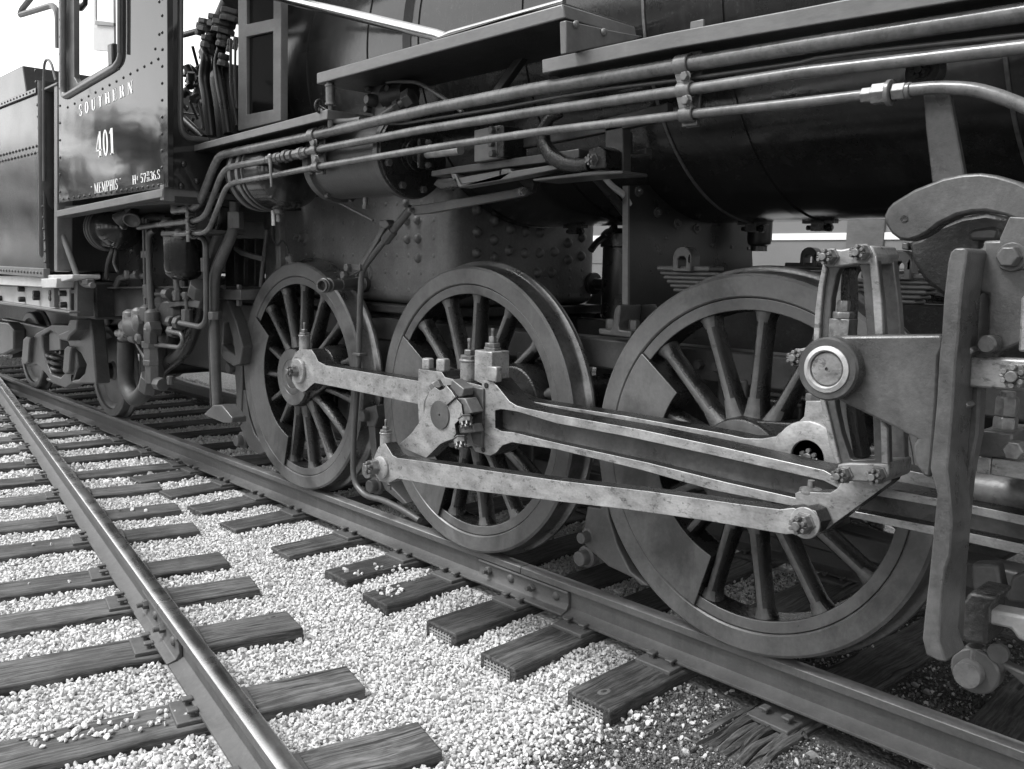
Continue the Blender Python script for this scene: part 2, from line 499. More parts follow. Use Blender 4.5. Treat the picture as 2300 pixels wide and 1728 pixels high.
# ================================================================== SETTING
# ------------------------------------------------------------------ ground
def grid_sheet(name, xs, ys, hf, mat):
    X, Y = np.meshgrid(xs, ys, indexing='ij')
    Zz = hf(X, Y)
    v = np.stack([X, Y, Zz], -1).reshape(-1, 3)
    nx, ny = len(xs), len(ys)
    i = np.arange(nx - 1)[:, None] * ny + np.arange(ny - 1)[None, :]
    f = np.stack([i, i + ny, i + ny + 1, i + 1], -1).reshape(-1, 4)
    me = bpy.data.meshes.new(name)
    me.from_pydata(v.tolist(), [], f.tolist())
    me.polygons.foreach_set('use_smooth', [True] * len(me.polygons))
    return place(name, me, mat)
def hnoise(x, y):
    return (np.sin(x * 5.1 + 1.3 * np.sin(y * 3.7)) * np.sin(y * 4.3 + 0.7 * np.sin(x * 2.9)) * 0.6
            + np.sin(x * 11.3 + y * 7.1) * 0.25 + np.sin(y * 13.7 - x * 6.3) * 0.2)
def bed_h(x, y):
    h = -0.216 + 0.009 * hnoise(x, y)
    dip = np.exp(-((x + 1.2) / 1.1) ** 2 - ((y + 1.55) / 0.35) ** 2)      # hollow in front of the plated tie ends
    h = h - 0.052 * dip
    h = h - 0.022 / (1 + np.exp(-(x + 0.45) * 6))                          # cinders lie lower
    far = np.clip((np.maximum(np.abs(x) - 16, 0) + np.maximum(np.abs(y) - 6, 0)) / 6, 0, 1)
    return h * (1 - far) + (-0.24) * far
ax = np.concatenate([np.linspace(-600, -20, 12), np.arange(-16, 3.01, 0.08), np.linspace(6, 600, 12)])
ay = np.concatenate([np.linspace(-600, -8, 12), np.arange(-4.0, 2.01, 0.08), np.linspace(5, 600, 12)])
g = grid_sheet('ground', ax, ay, bed_h, 'track_bed')
g['kind'] = 'structure'

# ------------------------------------------------------------------ rails
RP = [(-0.026, 0), (-0.033, -0.005), (-0.035, -0.034), (-0.010, -0.046), (-0.008, -0.122), (-0.030, -0.136), (-0.066, -0.144), (-0.066, -0.155),
      (0.066, -0.155), (0.066, -0.144), (0.030, -0.136), (0.008, -0.122), (0.010, -0.046), (0.035, -0.034), (0.033, -0.005), (0.026, 0)]
def rail(path, topmat, label, name='rail', group=None):
    b = B(); n = len(RP); rings = []
    pts = [Vector((p[0], p[1], 0)) for p in path]
    for i, p in enumerate(pts):
        t = (pts[min(i + 1, len(pts) - 1)] - pts[max(i - 1, 0)]).normalized()
        s = Vector((-t.y, t.x, 0))
        rings.append([b.bm.verts.new(p + s * q[0] + Vector((0, 0, q[1]))) for q in RP])
    for A, C in zip(rings, rings[1:]):
        for k in range(n):
            f = b.bm.faces.new((A[k], A[(k + 1) % n], C[(k + 1) % n], C[k]))
            f.material_index = 1 if k in (0, n - 1, n - 2) else 0
    b.bm.faces.new(rings[0]); b.bm.faces.new(list(reversed(rings[-1])))
    bmesh.ops.recalc_face_normals(b.bm, faces=b.bm.faces)
    me = bpy.data.meshes.new(name); b.bm.to_mesh(me); b.bm.free()
    me.materials.append(MATS['rail_rust']); me.materials.append(MATS[topmat])
    me.polygons.foreach_set('use_smooth', [True] * len(me.polygons)); me.set_sharp_from_angle(angle=R(50))
    o = place(name, me, None, None, 0.0015)
    tag(o, label, 'rail', group); return o
def splice(parent, c, d, L, side, nb=4, far_nuts=True):
    """joint bar along the web with track bolts; c: point on the rail's centre line, d: direction"""
    d = Vector((d[0], d[1], 0)).normalized(); s = Vector((-d.y, d.x, 0)) * side
    b = B(); c = Vector((c[0], c[1], 0))
    prof = [(0.010, -0.046), (0.030, -0.040), (0.034, -0.050), (0.026, -0.062), (0.024, -0.105), (0.038, -0.128), (0.072, -0.139), (0.072, -0.148), (0.010, -0.130)]
    r0 = [b.bm.verts.new(c - d * L / 2 + s * q[0] + Vector((0, 0, q[1]))) for q in prof]
    r1 = [b.bm.verts.new(c + d * L / 2 + s * q[0] + Vector((0, 0, q[1]))) for q in prof]
    for k in range(len(prof)):
        b.bm.faces.new((r0[k], r0[(k + 1) % len(prof)], r1[(k + 1) % len(prof)], r1[k]))
    b.bm.faces.new(r0); b.bm.faces.new(list(reversed(r1)))
    bar = b.build('joint_bar', 'rail_rust', parent, 0.003)
    for k in range(nb):
        p = c + d * (L * ((k + 0.5) / nb - 0.5)) + Vector((0, 0, -0.083))
        q = B()
        if k % 2 == 0:
            q.hexn(p + s * 0.024, s, 0.022, 0.024, 4 if k == 2 else 6); q.cyl(p + s * 0.024, p + s * 0.072, 0.011, 10)
        else:
            q.dome(p + s * 0.024, s, 0.022, 0.014)
        q.build('track_bolt', 'rail_rust', bar, 0.001)
    return bar
YR = -0.7515
JX = -1.63
def lin(x0, x1, y, n=2):
    return [(x, y) for x in np.linspace(x0, x1, n)]
nr1 = rail(lin(-17, JX - 0.002, YR), 'railhead_dull', 'rusty near rail carrying the tender and the rear driving wheels')
nr2 = rail(lin(JX + 0.002, 5, YR), 'railhead_dull', 'rusty near rail under the big driving wheel beside the dark cinders')
fr = rail(lin(-17, 5, -YR), 'railhead_dull', 'far rail seen behind the driving wheels under the locomotive')
splice(nr2, (JX, YR), (1, 0), 0.62, -1)
def adj_y(x):
    return -2.070 - 0.1705 * (x + 3.37)
AJ = -2.30
xs1, xs2 = np.linspace(-11.0, AJ - 0.002, 24), np.linspace(AJ + 0.002, 3.5, 12)
ar1 = rail([(x, adj_y(x)) for x in xs1], 'rail_shine', 'shiny-topped diverging rail running up to the tender truck')
ar2 = rail([(x, adj_y(x)) for x in xs2], 'rail_shine', 'shiny-topped diverging rail with joint bar in front of the pale gravel')
dj = (1, -0.17)
splice(ar2, (AJ, adj_y(AJ)), dj, 0.62, -1); splice(ar2, (AJ, adj_y(AJ)), dj, 0.62, 1)
rail([(x + 0.25, adj_y(x) - 1.49) for x in np.linspace(-12, 3.5, 30)], 'rail_shine', 'outer rail of the diverging track across the gravel from the locomotive')

# ------------------------------------------------------------------ ties
TIES = []         # centre x, y, rotation, half width, half length : kept to keep the pebbles off the wood
TZ = -0.175
def tie_mesh(name, wid, length, seed, ragged=0.0):
    b = B(); r = random.Random(seed)
    n = 14; rings = []
    for i in range(n + 1):
        y = -length / 2 + length * i / n
        dz = r.uniform(-0.002, 0.002)
        ring = []
        for (x, z) in ((-wid / 2, TZ), (wid / 2, TZ), (wid / 2, TZ - 0.17), (-wid / 2, TZ - 0.17)):
            ring.append(b.bm.verts.new((x + r.uniform(-0.003, 0.003), y + (r.uniform(-ragged, ragged) if i in (0, n) else 0), z + (dz if z == TZ else 0))))
        rings.append(ring)
    for A, C in zip(rings, rings[1:]):
        for k in range(4):
            b.bm.faces.new((A[k], A[(k + 1) % 4], C[(k + 1) % 4], C[k]))
    b.bm.faces.new(rings[0]); b.bm.faces.new(list(reversed(rings[-1])))
    return b
def spike_bm(b, p, ang):
    rot = Matrix.Rotation(ang, 3, 'Z')
    x, y, z = p
    b.box(x - 0.011, x + 0.011, y - 0.008, y + 0.008, z - 0.01, z + 0.028, rot.to_4x4().to_3x3(), (x, y, z))
    b.box(x - 0.017, x + 0.017, y - 0.024, y + 0.016, z + 0.024, z + 0.036, rot, (x, y, z))
def tie(cx, cy, rz, wid, length, mat, label, group, rails, plate_end=False, ragged=0.0, seed=0):
    o = thing('railway_tie', label, 'railway tie', (cx, cy, 0), group, rz)
    tie_mesh('timber', wid, length, seed, ragged).build('timber', mat, o, 0.008)
    TIES.append((cx, cy, rz, wid / 2, length / 2))
    for ly in rails:                                   # tie plate and spikes for each rail that crosses
        b = B(); b.box(-0.088, 0.088, ly - 0.14, ly + 0.14, TZ - 0.002, TZ + 0.0165)
        b.build('tie_plate', 'rail_rust', o, 0.004)
        for sx, sy in ((0.05, -1), (-0.05, 1), (-0.045, -1)):
            b = B()
            y = ly + sy * 0.080
            b.box(sx - 0.009, sx + 0.009, y - 0.009, y + 0.009, TZ, TZ + 0.034)
            b.box(sx - 0.017, sx + 0.017, y - 0.020, y + 0.020, TZ + 0.031, TZ + 0.042)
            b.build('spike', 'rail_rust', o, 0.004)
    if plate_end:
        b = B(); b.box(-wid * 0.36, wid * 0.36, -length / 2 - 0.004, -length / 2 + 0.002, TZ - 0.105, TZ - 0.018)
        b.build('end_plate', 'gang_nail_plate', o)
    return o
GL = 'ties under the locomotive'
loc_ties = [  # left edge x, end plate, label
    (-5.31, 1, 'first short dark tie under the locomotive after the long switch ties'),
    (-4.80, 1, 'second short dark tie under the locomotive after the long switch ties'),
    (-4.29, 0, 'third short dark tie under the locomotive after the long switch ties'),
    (-3.79, 1, 'dark streaked tie whose end lies beside the rear driving wheel'),
    (-3.155, 0, 'stained dark tie between rear driving wheel and the stone-strewn ties'),
    (-2.62, 0, 'dark wooden tie with two small clusters of pale stones on its top'),
    (-2.22, 0, 'dark wooden tie with a heap of pale stones lying on its outer end'),
    (-1.735, 1, 'dark wooden tie with perforated end plate directly below the bolted rail joint'),
    (-1.335, 1, 'dark plated tie lying between the rail joint tie and the knotted one'),
    (-0.855, 1, 'dark wooden tie with knot and perforated end plate at the edge of the cinders')]
for i, (x, pe, lb) in enumerate(loc_ties):
    w_ = 0.215
    tie(x + w_ / 2, 0, random.uniform(-0.012, 0.012), w_, 2.58 + random.uniform(-0.05, 0.05), 'tie_dark',
        lb or 'dark wooden tie under the locomotive with its bare end in the pale gravel', GL, (YR, -YR), bool(pe), 0.004, i)
sp_t = tie(-0.165, 0.21, -0.05, 0.23, 2.05, 'tie_split', 'deeply split weathered tie end lying in the dark cinders', GL, (YR - 0.21, -YR - 0.21), False, 0.02, 33)
TIES[-1] = (-0.165, 0.06, -0.05, 0.115, 1.20)
sp_t.location.z = -0.038
rs = random.Random(3)
for k in range(9):                                 # the end has come apart into splinters
    x0 = -0.118 + k * 0.0262; b = B(); n = 9; L0 = -1.14 - rs.uniform(-0.01, 0.06) - 0.02 * math.sin(k * 1.3)
    rings = []
    for i in range(n + 1):
        y = L0 + (-0.76 - L0) * i / n - 0.21; w_ = 0.012 + 0.003 * math.sin(i * 1.1 + k); dz = 0.010 * math.sin(k * 2.3 + i * 0.5) - 0.035 * (1 - i / n) ** 2 * (0.75 + 0.35 * math.sin(k * 2.7))
        xx = x0 + 0.009 * math.sin(i * 0.7 + k * 0.4) + (k - 4) * 0.010 * (1 - i / n) ** 1.5
        rings.append([b.bm.verts.new((xx + a_, y, TZ + 0.004 + dz + b_)) for a_, b_ in ((-w_ - .003, -0.007), (0, 0.003), (w_ + .003, -0.007), (w_ + .003, -0.11), (-w_ - .003, -0.11))])
    for A_, C_ in zip(rings, rings[1:]):
        for q_ in range(5): b.bm.faces.new((A_[q_], A_[(q_ + 1) % 5], C_[(q_ + 1) % 5], C_[q_]))
    b.bm.faces.new(rings[0]); b.bm.faces.new(list(reversed(rings[-1])))
    b.build('splinter', 'tie_split', sp_t, ang=50)
for i, x in enumerate((0.40, 0.92, 1.45)):
    tie(x, 0, 0.02, 0.23, 2.6, 'tie_split', '%s half-buried tie in the dark cinders beyond the split tie' % ('first', 'second', 'third')[i], GL, (YR, -YR), False, 0.01, 40 + i)
GA = 'ties under the diverging track'
adj_ties = [(-1.05, -1.87, 'coarse-grained weathered tie under the diverging rail beyond the stone-strewn one'), (-1.60, -1.806, 'weathered tie under the diverging rail with loose pale stones scattered along it'),
            (-2.27, -1.695, 'thick weathered tie with a round knot at the joint of the diverging rail'),
            (-2.81, -1.603, 'weathered diverging-track tie next to the jointed one, on the tender side'), (-3.27, -1.54, 'second weathered diverging-track tie past the rail joint towards the tender'),
            (-3.92, -1.407, 'third weathered diverging-track tie past the rail joint towards the tender'), (-4.424, -1.303, 'fourth weathered diverging-track tie past the rail joint towards the tender'), (-5.044, -1.175, 'last short diverging-track tie before the long switch ties')]
for i, (ex, ey, lb) in enumerate(adj_ties):
    d = Vector((0.235, 1, 0)).normalized(); s = Vector((d.y, -d.x, 0))      # along the tie, to its right
    L = 2.62; w_ = 0.22 if i != 2 else 0.245
    c = Vector((ex, ey, 0)) - d * L / 2 + s * w_ / 2
    rz = math.atan2(d.y, d.x) - math.pi / 2
    # where the diverging rail crosses this tie
    best = min(np.linspace(-L / 2, L / 2, 200), key=lambda q: abs((c + d * q).y - adj_y((c + d * q).x)))
    tie(c.x, c.y, rz, w_, L, 'tie_weathered', lb or 'weathered tie under the diverging rail with its clear end in the pale gravel', GA, (best, best - 1.50), False, 0.006, 60 + i)
GS = 'long switch ties under both tracks'
ORD = 'first second third fourth fifth sixth seventh eighth ninth tenth eleventh twelfth thirteenth fourteenth'.split()
for i, x in enumerate([-5.58, -6.20, -6.84, -7.42, -8.0, -8.57, -9.12, -9.68, -10.25, -10.8, -11.4, -12.0, -12.6, -13.2]):
    sl = max(0.0, 0.20 - 0.03 * i)
    d = Vector((sl, 1, 0)).normalized()
    L = 4.3 - 0.12 * i
    c = Vector((x + sl * 0.75 + 0.11, 0, 0)) + d * (1.35 - L / 2)
    best = min(np.linspace(-L / 2, L / 2, 200), key=lambda q: abs((c + d * q).y - adj_y((c + d * q).x)))
    rl = [min(np.linspace(-L / 2, L / 2, 300), key=lambda q: abs((c + d * q).y - yy)) for yy in (YR, -YR)]
    if abs(best - rl[0]) > 0.3: rl.append(best)
    tie(c.x, c.y, math.atan2(d.y, d.x) - math.pi / 2, 0.22, L, 'tie_dark' if i % 3 else 'tie_weathered', '%s long switch tie under both rails, counted from the short ties' % ORD[i], GS, rl, False, 0.004, 80 + i)

# knots in the two knotted ties
surf('knot_pale', 0.08, 0.75, var=0.4, scale=60, bump=0.3)
surf('knot_dark', 0.02, 0.6, var=0.4, scale=60, bump=0.3)
def knot(zz, x, y, owner, r_):
    d = ray(*zz(x, y)); q = Vector(O + d * ((TZ + 0.001 - O[2]) / d[2])); inv = (Matrix.Translation(owner.location) @ Matrix.Rotation(owner.rotation_euler.z, 4, 'Z')).inverted()
    q = inv @ q
    for rr, h, m_ in ((r_, 0.0012, 'knot_pale'), (r_ * 0.62, 0.0018, 'tie_dark'), (r_ * 0.42, 0.0024, 'knot_dark')):
        b = B(); b.lathe([(rr, -0.0005), (rr * 0.7, h), (0, h)], (0, 0, 0), (0, 0, 1), 24)
        for v_ in b.bm.verts:
            v_.co.y *= 1.6
            v_.co += q
        b.build('knot', m_, owner, ang=60)
for o in [o for o in bpy.data.objects if 'label' in o]:
    if 'with knot and perforated' in o['label']: knot(zp, 1262, 978, o, 0.020)
    if 'round knot at the joint' in o['label']: knot(zq, 1695, 715, o, 0.017)
# ------------------------------------------------------------------ pebbles
def ico(sub):
    bm = bmesh.new(); bmesh.ops.create_icosphere(bm, subdivisions=sub, radius=1.0)
    v = np.array([w.co[:] for w in bm.verts]); f = np.array([[w.index for w in p.verts] for p in bm.faces]); bm.free()
    return v, f
def octa():
    bm = bmesh.new()
    bmesh.ops.create_uvsphere(bm, u_segments=6, v_segments=4, radius=1.0)
    bmesh.ops.triangulate(bm, faces=bm.faces)
    v = np.array([w.co[:] for w in bm.verts]); f = np.array([[w.index for w in p.verts] for p in bm.faces]); bm.free()
    return v, f
def project(P):
    q = P - O; zz = q @ _fw
    return W / 2 + F * (q @ _r) / zz, H / 2 - F * (q @ _u) / zz, zz
def pebble_field(name, P, rad, tone, base):
    V0, F0 = base; n = len(P); nv = len(V0)
    var = []
    for k in range(24):                               # two dozen broken shapes
        r_ = np.random.default_rng(100 + k); d = np.ones(nv)
        for _ in range(9):                            # knock flats off the ball
            ax_ = r_.normal(size=3); ax_ /= np.linalg.norm(ax_)
            h = V0 @ ax_; c = r_.uniform(0.35, 0.75)
            d = np.where(h > c, np.minimum(d, c / np.maximum(h, 1e-6)), d)
        var.append(V0 * d[:, None] * (1 + (0.07 if nv > 20 else 0.20) * r_.normal(size=(nv, 1))) * 1.22)
    var = np.array(var)
    pick = rng.integers(0, 24, n)
    sc = rng.uniform(0.62, 1.25, (n, 3)); sc[:, 2] *= 0.80
    q = rng.normal(size=(n, 4)); q /= np.linalg.norm(q, axis=1, keepdims=True)
    w, x, y, z = q.T
    M = np.stack([1 - 2 * (y * y + z * z), 2 * (x * y - z * w), 2 * (x * z + y * w), 2 * (x * y + z * w), 1 - 2 * (x * x + z * z), 2 * (y * z - x * w),
                  2 * (x * z - y * w), 2 * (y * z + x * w), 1 - 2 * (x * x + y * y)], -1).reshape(n, 3, 3)
    V = np.einsum('nij,nvj->nvi', M, var[pick] * sc[:, None, :]) * rad[:, None, None] + P[:, None, :]
    Fc = (F0[None] + (np.arange(n) * nv)[:, None, None]).reshape(-1, 3)
    me = bpy.data.meshes.new(name)
    me.vertices.add(n * nv); me.vertices.foreach_set('co', V.astype(np.float32).ravel())
    m = len(Fc)
    me.loops.add(m * 3); me.loops.foreach_set('vertex_index', Fc.astype(np.int32).ravel())
    me.polygons.add(m); me.polygons.foreach_set('loop_start', np.arange(0, m * 3, 3, dtype=np.int32))
    me.polygons.foreach_set('use_smooth', np.zeros(m, dtype=bool))
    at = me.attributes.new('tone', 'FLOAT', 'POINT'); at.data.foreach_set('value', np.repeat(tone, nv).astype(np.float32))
    me.update(calc_edges=True); me.validate()
    return place(name, me, 'limestone_pebbles')
def jgrid(x0, x1, y0, y1, s):
    X, Y = np.meshgrid(np.arange(x0, x1, s), np.arange(y0, y1, s * 0.87), indexing='ij')
    X = X + (np.arange(X.shape[1]) % 2) * s / 2
    return np.stack([X.ravel(), Y.ravel()], -1) + rng.uniform(-s * 0.42, s * 0.42, (X.size, 2))
def free_of_track(p, marg=0.004):
    ok = np.ones(len(p), bool)
    for cx, cy, rz, hw, hl in TIES:
        dx, dy = p[:, 0] - cx, p[:, 1] - cy
        lx = dx * math.cos(rz) + dy * math.sin(rz); ly = -dx * math.sin(rz) + dy * math.cos(rz)
        ok &= ~((np.abs(lx) < hw + marg) & (np.abs(ly) < hl + marg))
    ok &= ~(np.abs(np.abs(p[:, 1]) - 0.7515) < 0.06)
    ok &= ~((np.abs(p[:, 1] - adj_y(p[:, 0])) < 0.062) & (p[:, 0] > -11.2))
    return ok
def dirt(p):
    xb = -0.79 + (-0.85 - p[:, 1]) * 0.27
    k = p[:, 0] - xb + 0.09 * hnoise(p[:, 0] * 1.7, p[:, 1] * 1.7)
    return 1 / (1 + np.exp(-k * 12))
def in_view(P, mx=160, my=120):
    u, v, d = project(P)
    return (d > 0.3) & (u > -mx) & (u < W + mx) & (v > -my) & (v < H + my), d
def seed(x0, x1, y0, y1, s, d0, d1, r0, r1, lift):
    p = jgrid(x0, x1, y0, y1, s)
    p = p[free_of_track(p)]
    P = np.column_stack([p, bed_h(p[:, 0], p[:, 1])])
    ok, d = in_view(P); ok &= (d >= d0) & (d < d1)
    P = P[ok]; k = dirt(P)
    rad = rng.uniform(r0, r1, len(P)) * np.where(rng.random(len(P)) < 0.12, 1.3, 1.0)
    tone = rng.uniform(0.82, 1.0, len(P))
    tone = np.where(rng.random(len(P)) < 0.012, rng.uniform(0.12, 0.4, len(P)), tone)
    soil_shade = np.clip((P[:, 1] + 1.12) / 0.25, 0, 1) * np.clip((P[:, 0] + 2.9) / 1.2, 0, 1)       # oil and dust along the rail, with the shade there put into the tone
    tone = tone * (1 - 0.42 * soil_shade * rng.uniform(0.4, 1.2, len(P)))
    dk = rng.random(len(P)) < k
    keep = ~(dk & (rng.random(len(P)) < 0.10))
    big = rng.random(len(P)) < 0.10
    rad = np.where(dk & ~big, rad * rng.uniform(0.25, 0.75, len(P)), rad)
    tone = np.where(dk, np.where(rng.random(len(P)) < 0.18, rng.uniform(0.4, 0.95, len(P)), rng.uniform(0.07, 0.30, len(P))), tone)
    P[:, 2] += rad * 0.15 + rng.uniform(0, lift, len(P))
    return P[keep], rad[keep], tone[keep]
Icos, UV6 = ico(2), ico(1)      # 80 and 20 faces
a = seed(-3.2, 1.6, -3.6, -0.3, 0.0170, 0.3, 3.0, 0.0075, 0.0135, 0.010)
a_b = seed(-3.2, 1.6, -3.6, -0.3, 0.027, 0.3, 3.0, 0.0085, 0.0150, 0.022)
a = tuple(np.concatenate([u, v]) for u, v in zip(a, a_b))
extra_P, extra_r, extra_t = [], [], []
def scatter(zz, pts, z=TZ, spread=10, cnt=1, r0=0.008, r1=0.014):
    for (x, y) in pts:
        for _ in range(cnt):
            d = ray(*zz(x + random.gauss(0, spread), y + random.gauss(0, spread * 0.6)))
            r_ = random.uniform(r0, r1)
            q = O + d * ((z + r_ * 0.5 - O[2]) / d[2])
            extra_P.append(q); extra_r.append(r_); extra_t.append(random.uniform(0.85, 1.0))
scatter(zs, [(1035, 1050), (1120, 1070), (1255, 1040)], spread=16, cnt=5)
scatter(zs, [(1290, 1180), (1340, 1170), (1250, 1165), (1310, 1195), (1370, 1180)], spread=22, cnt=6)
scatter(zs, [(1400, 1090), (1470, 1100), (1380, 1040)], spread=22, cnt=6)
scatter(zq, [(330, 1390), (440, 1395), (535, 1390), (620, 1375), (700, 1375), (840, 1330), (930, 1365), (1030, 1290), (1100, 1255), (1160, 1290), (1030, 1330), (1090, 1310), (330, 1420), (210, 1425), (490, 1420), (570, 1420), (700, 1425), (700, 1285), (1170, 1330)], spread=6, cnt=1, r0=0.010, r1=0.015)
scatter(zq, [(300, 1450), (450, 1440), (600, 1430), (800, 1400), (200, 1490), (1000, 1370)], spread=40, cnt=7, r0=0.009, r1=0.014)
scatter(zq, [(170, 505), (425, 500), (600, 465), (690, 590), (715, 645), (955, 878), (200, 265), (320, 260), (735, 48), (815, 48), (905, 50)], spread=4)
scatter(zo, [(760, 715), (950, 640)], spread=3)
P_ = np.concatenate([a[0], np.array(extra_P)]); r_ = np.concatenate([a[1], np.array(extra_r)]); t_ = np.concatenate([a[2], np.array(extra_t)])
big = []
for zz, pts in ((zp, [(1340, 1370, .020), (1780, 1360, .022), (1420, 1210, .022), (1600, 1245, .016), (1830, 1090, .016), (2010, 1000, .016), (1960, 1095, .022), (1775, 1275, .018), (2060, 985, .022)]),
                (zo, [(460, 1550, .024), (640, 1540, .014), (340, 1620, .016), (1150, 1460, .020), (1055, 1500, .014), (1420, 1030, .028), (315, 1475, .012), (1300, 960, .018), (1310, 1480, .012)])):
    for x, y, rr in pts:
        d = ray(*zz(x, y)); q = O + d * ((-0.235 - O[2]) / d[2]); big.append((q, rr))
P_ = np.concatenate([P_, np.array([q for q, _ in big])]); r_ = np.concatenate([r_, np.array([s for _, s in big])]); t_ = np.concatenate([t_, rng.uniform(0.6, 0.85, len(big))])
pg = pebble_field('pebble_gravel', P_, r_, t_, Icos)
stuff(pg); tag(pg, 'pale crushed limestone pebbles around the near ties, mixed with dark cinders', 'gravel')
a1_ = seed(-7.5, 1.6, -3.6, 1.2, 0.0170, 3.0, 6.5, 0.0085, 0.0140, 0.014)
a2_ = seed(-16, -3, -4.5, 1.5, 0.028, 6.5, 16.0, 0.013, 0.021, 0.014)
# fine cinders and grit of the dark patch
gp = jgrid(-1.1, 1.2, -2.0, -0.1, 0.0095); gp = gp[free_of_track(gp, 0.0)]
gP = np.column_stack([gp, bed_h(gp[:, 0], gp[:, 1])]); ok, gd = in_view(gP); ok &= (gd < 3.6) & (rng.random(len(gP)) < dirt(gP) * 1.2 - 0.1)
gP = gP[ok]; gr_ = rng.uniform(0.0025, 0.0065, len(gP)); gP[:, 2] += gr_ * 0.4
gt_ = np.where(rng.random(len(gP)) < 0.12, rng.uniform(0.4, 0.9, len(gP)), rng.uniform(0.06, 0.26, len(gP)))
pg2 = pebble_field('pebble_gravel', np.concatenate([a1_[0], a2_[0], gP]), np.concatenate([a1_[1], a2_[1], gr_]), np.concatenate([a1_[2], a2_[2], gt_]), UV6)
stuff(pg2); tag(pg2, 'pale crushed limestone ballast further along the tracks and under the tender', 'gravel')
print('pebbles', len(P_), len(a1_[0]), len(a2_[0]))

# ================================================================== LOCOMOTIVE
loco = thing('steam_locomotive', 'black steam locomotive with grey spoked driving wheels, bright steel rods and white cab lettering', 'locomotive', (0, 0, 0))
BZ, BR = 2.56, 0.885           # boiler axis height and radius
def vec(*a): return Vector(a)
NY = Vector((0, -1, 0))
XP = Vector((1, 0, 0))

# ---- boiler, firebox
b = B()
b.lathe([(0, -3.9), (BR + 0.035, -3.9), (BR + 0.035, -2.42), (BR, -2.40), (BR, 3.4), (0, 3.4)], (0, 0, BZ), XP, 128)
boiler = b.build('boiler', 'boiler_black', loco)
for x, w_ in ((-3.35, .05), (-2.75, .05), (-2.36, .05), (-1.62, .05), (-0.93, .012), (-0.60, .05), (0.35, .012), (0.62, .05), (1.6, .05)):
    rr = BR + (0.035 if x < -2.4 else 0)
    b = B(); b.lathe([(rr - 0.01, x - w_ / 2), (rr + 0.006, x - w_ / 2), (rr + 0.006, x + w_ / 2), (rr - 0.01, x + w_ / 2)], (0, 0, BZ), XP, 128)
    b.build('jacket_band', 'boiler_black' if w_ > .02 else 'steel_dull', boiler)
b = B()
for p in ((1290, 1180), (1500, 250), (270, 1190)):
    pass
# fittings hanging from the jacket bands under the barrel
for x in (-2.05, -1.62, -0.93, -0.60, -0.1, 0.35):
    b = B(); z0 = BZ - BR
    b.box(x - 0.075, x + 0.075, -0.02, 0.02, z0 - 0.012, z0 + 0.004); b.box(x - 0.03, x + 0.03, -0.025, 0.025, z0 - 0.045, z0 - 0.006)
    b.cyl((x - 0.06, 0, z0 - 0.03), (x + 0.06, 0, z0 - 0.03), 0.011, 8); b.hexn((x + 0.035, 0, z0 - 0.03), XP, 0.02, 0.02)
    b.build('band_clamp', 'oil_shade_black', boiler)

XT = -2.40                     # throat sheet
b = B(); b.box(-4.50, XT, -0.60, 0.60, 1.215, 2.25)
firebox = b.build('firebox', 'firebox_grey', loco, 0.075, seg=5)
b = B(); b.box(-4.52, XT + 0.03, -0.63, 0.63, 1.16, 1.214)
b.build('mud_ring', 'grime_shade_black', firebox, 0.01)
b = B(); b.lathe([(1.18, 0), (1.18, 0.002), (1.0, 0.22), (0.93, 0.5), (0.66, 0.85), (0.3, 0.98), (0, 1.0)], (0, 0, 0), (0, 0, 1), 14)
rv = b.build('rivet', 'firebox_grey', firebox, ang=60)
rivet_me = rv.data
bpy.data.objects.remove(rv)
def rivet(p, axis, r, h):
    o = place('rivet', rivet_me, None, firebox, loc=p)
    o.rotation_euler = Vector(axis).to_track_quat('Z', 'Y').to_euler(); o.scale = (r, r, h)
for x, y in ((50, 945), (145, 800), (55, 1090), (140, 1085), (55, 1245), (145, 1240), (145, 1400), (50, 800)):
    rivet(PY(zf(x, y), -0.60), NY, 0.025, 0.026)
for x, y in ((625, 1005), (770, 1095), (905, 1160), (1030, 1185), (1155, 1190), (630, 1185), (770, 1250), (895, 1340), (1025, 1360), (1150, 1360), (1270, 1350),
             (1385, 1275), (1500, 1230), (625, 1360), (770, 1395), (1130, 1525), (1250, 1525), (1385, 1415), (1495, 1385)):
    rivet(PX(zf(x, y), XT), XP, 0.027, 0.030)
b = B()                          # flat heads of the stay bolts over the side sheet
for i in range(17):
    for j in range(7):
        x, z = -4.35 + i * 0.112, 1.30 + j * 0.098
        b.dome((x + random.uniform(-.004, .004), -0.599, z), NY, 0.013, 0.004, 8)
for j in range(4):
    for i in range(9):
        b.dome((XT - 0.001, -0.42 + i * 0.11, 1.28 + j * 0.05), XP, 0.012, 0.004, 8)
stuff(b.build('stay_bolt_heads', 'firebox_grey', firebox, ang=60))
# washout plugs
for zz, x, y, ax_ in ((zd, 1230, 490, 'y'), (zi, 1200, 240, 'y')):
    p = PY(zz(x, y), -0.60)
    b = B(); b.lathe([(0.055, 0), (0.05, 0.012), (0.03, 0.014), (0.03, 0.05), (0, 0.05)], p, NY, 20); b.hexn(p + NY * 0.05, NY, 0.020, 0.035, 4)
    b.build('washout_plug', 'firebox_grey', firebox, 0.002)
p = PX(zk(290, 690), XT); b = B(); b.lathe([(0, 0), (0.07, 0), (0.07, 0.03), (0.035, 0.035), (0.035, 0.15), (0, 0.15)], p, XP, 16)
b.build('washout_plug', 'black_satin', firebox, 0.003)

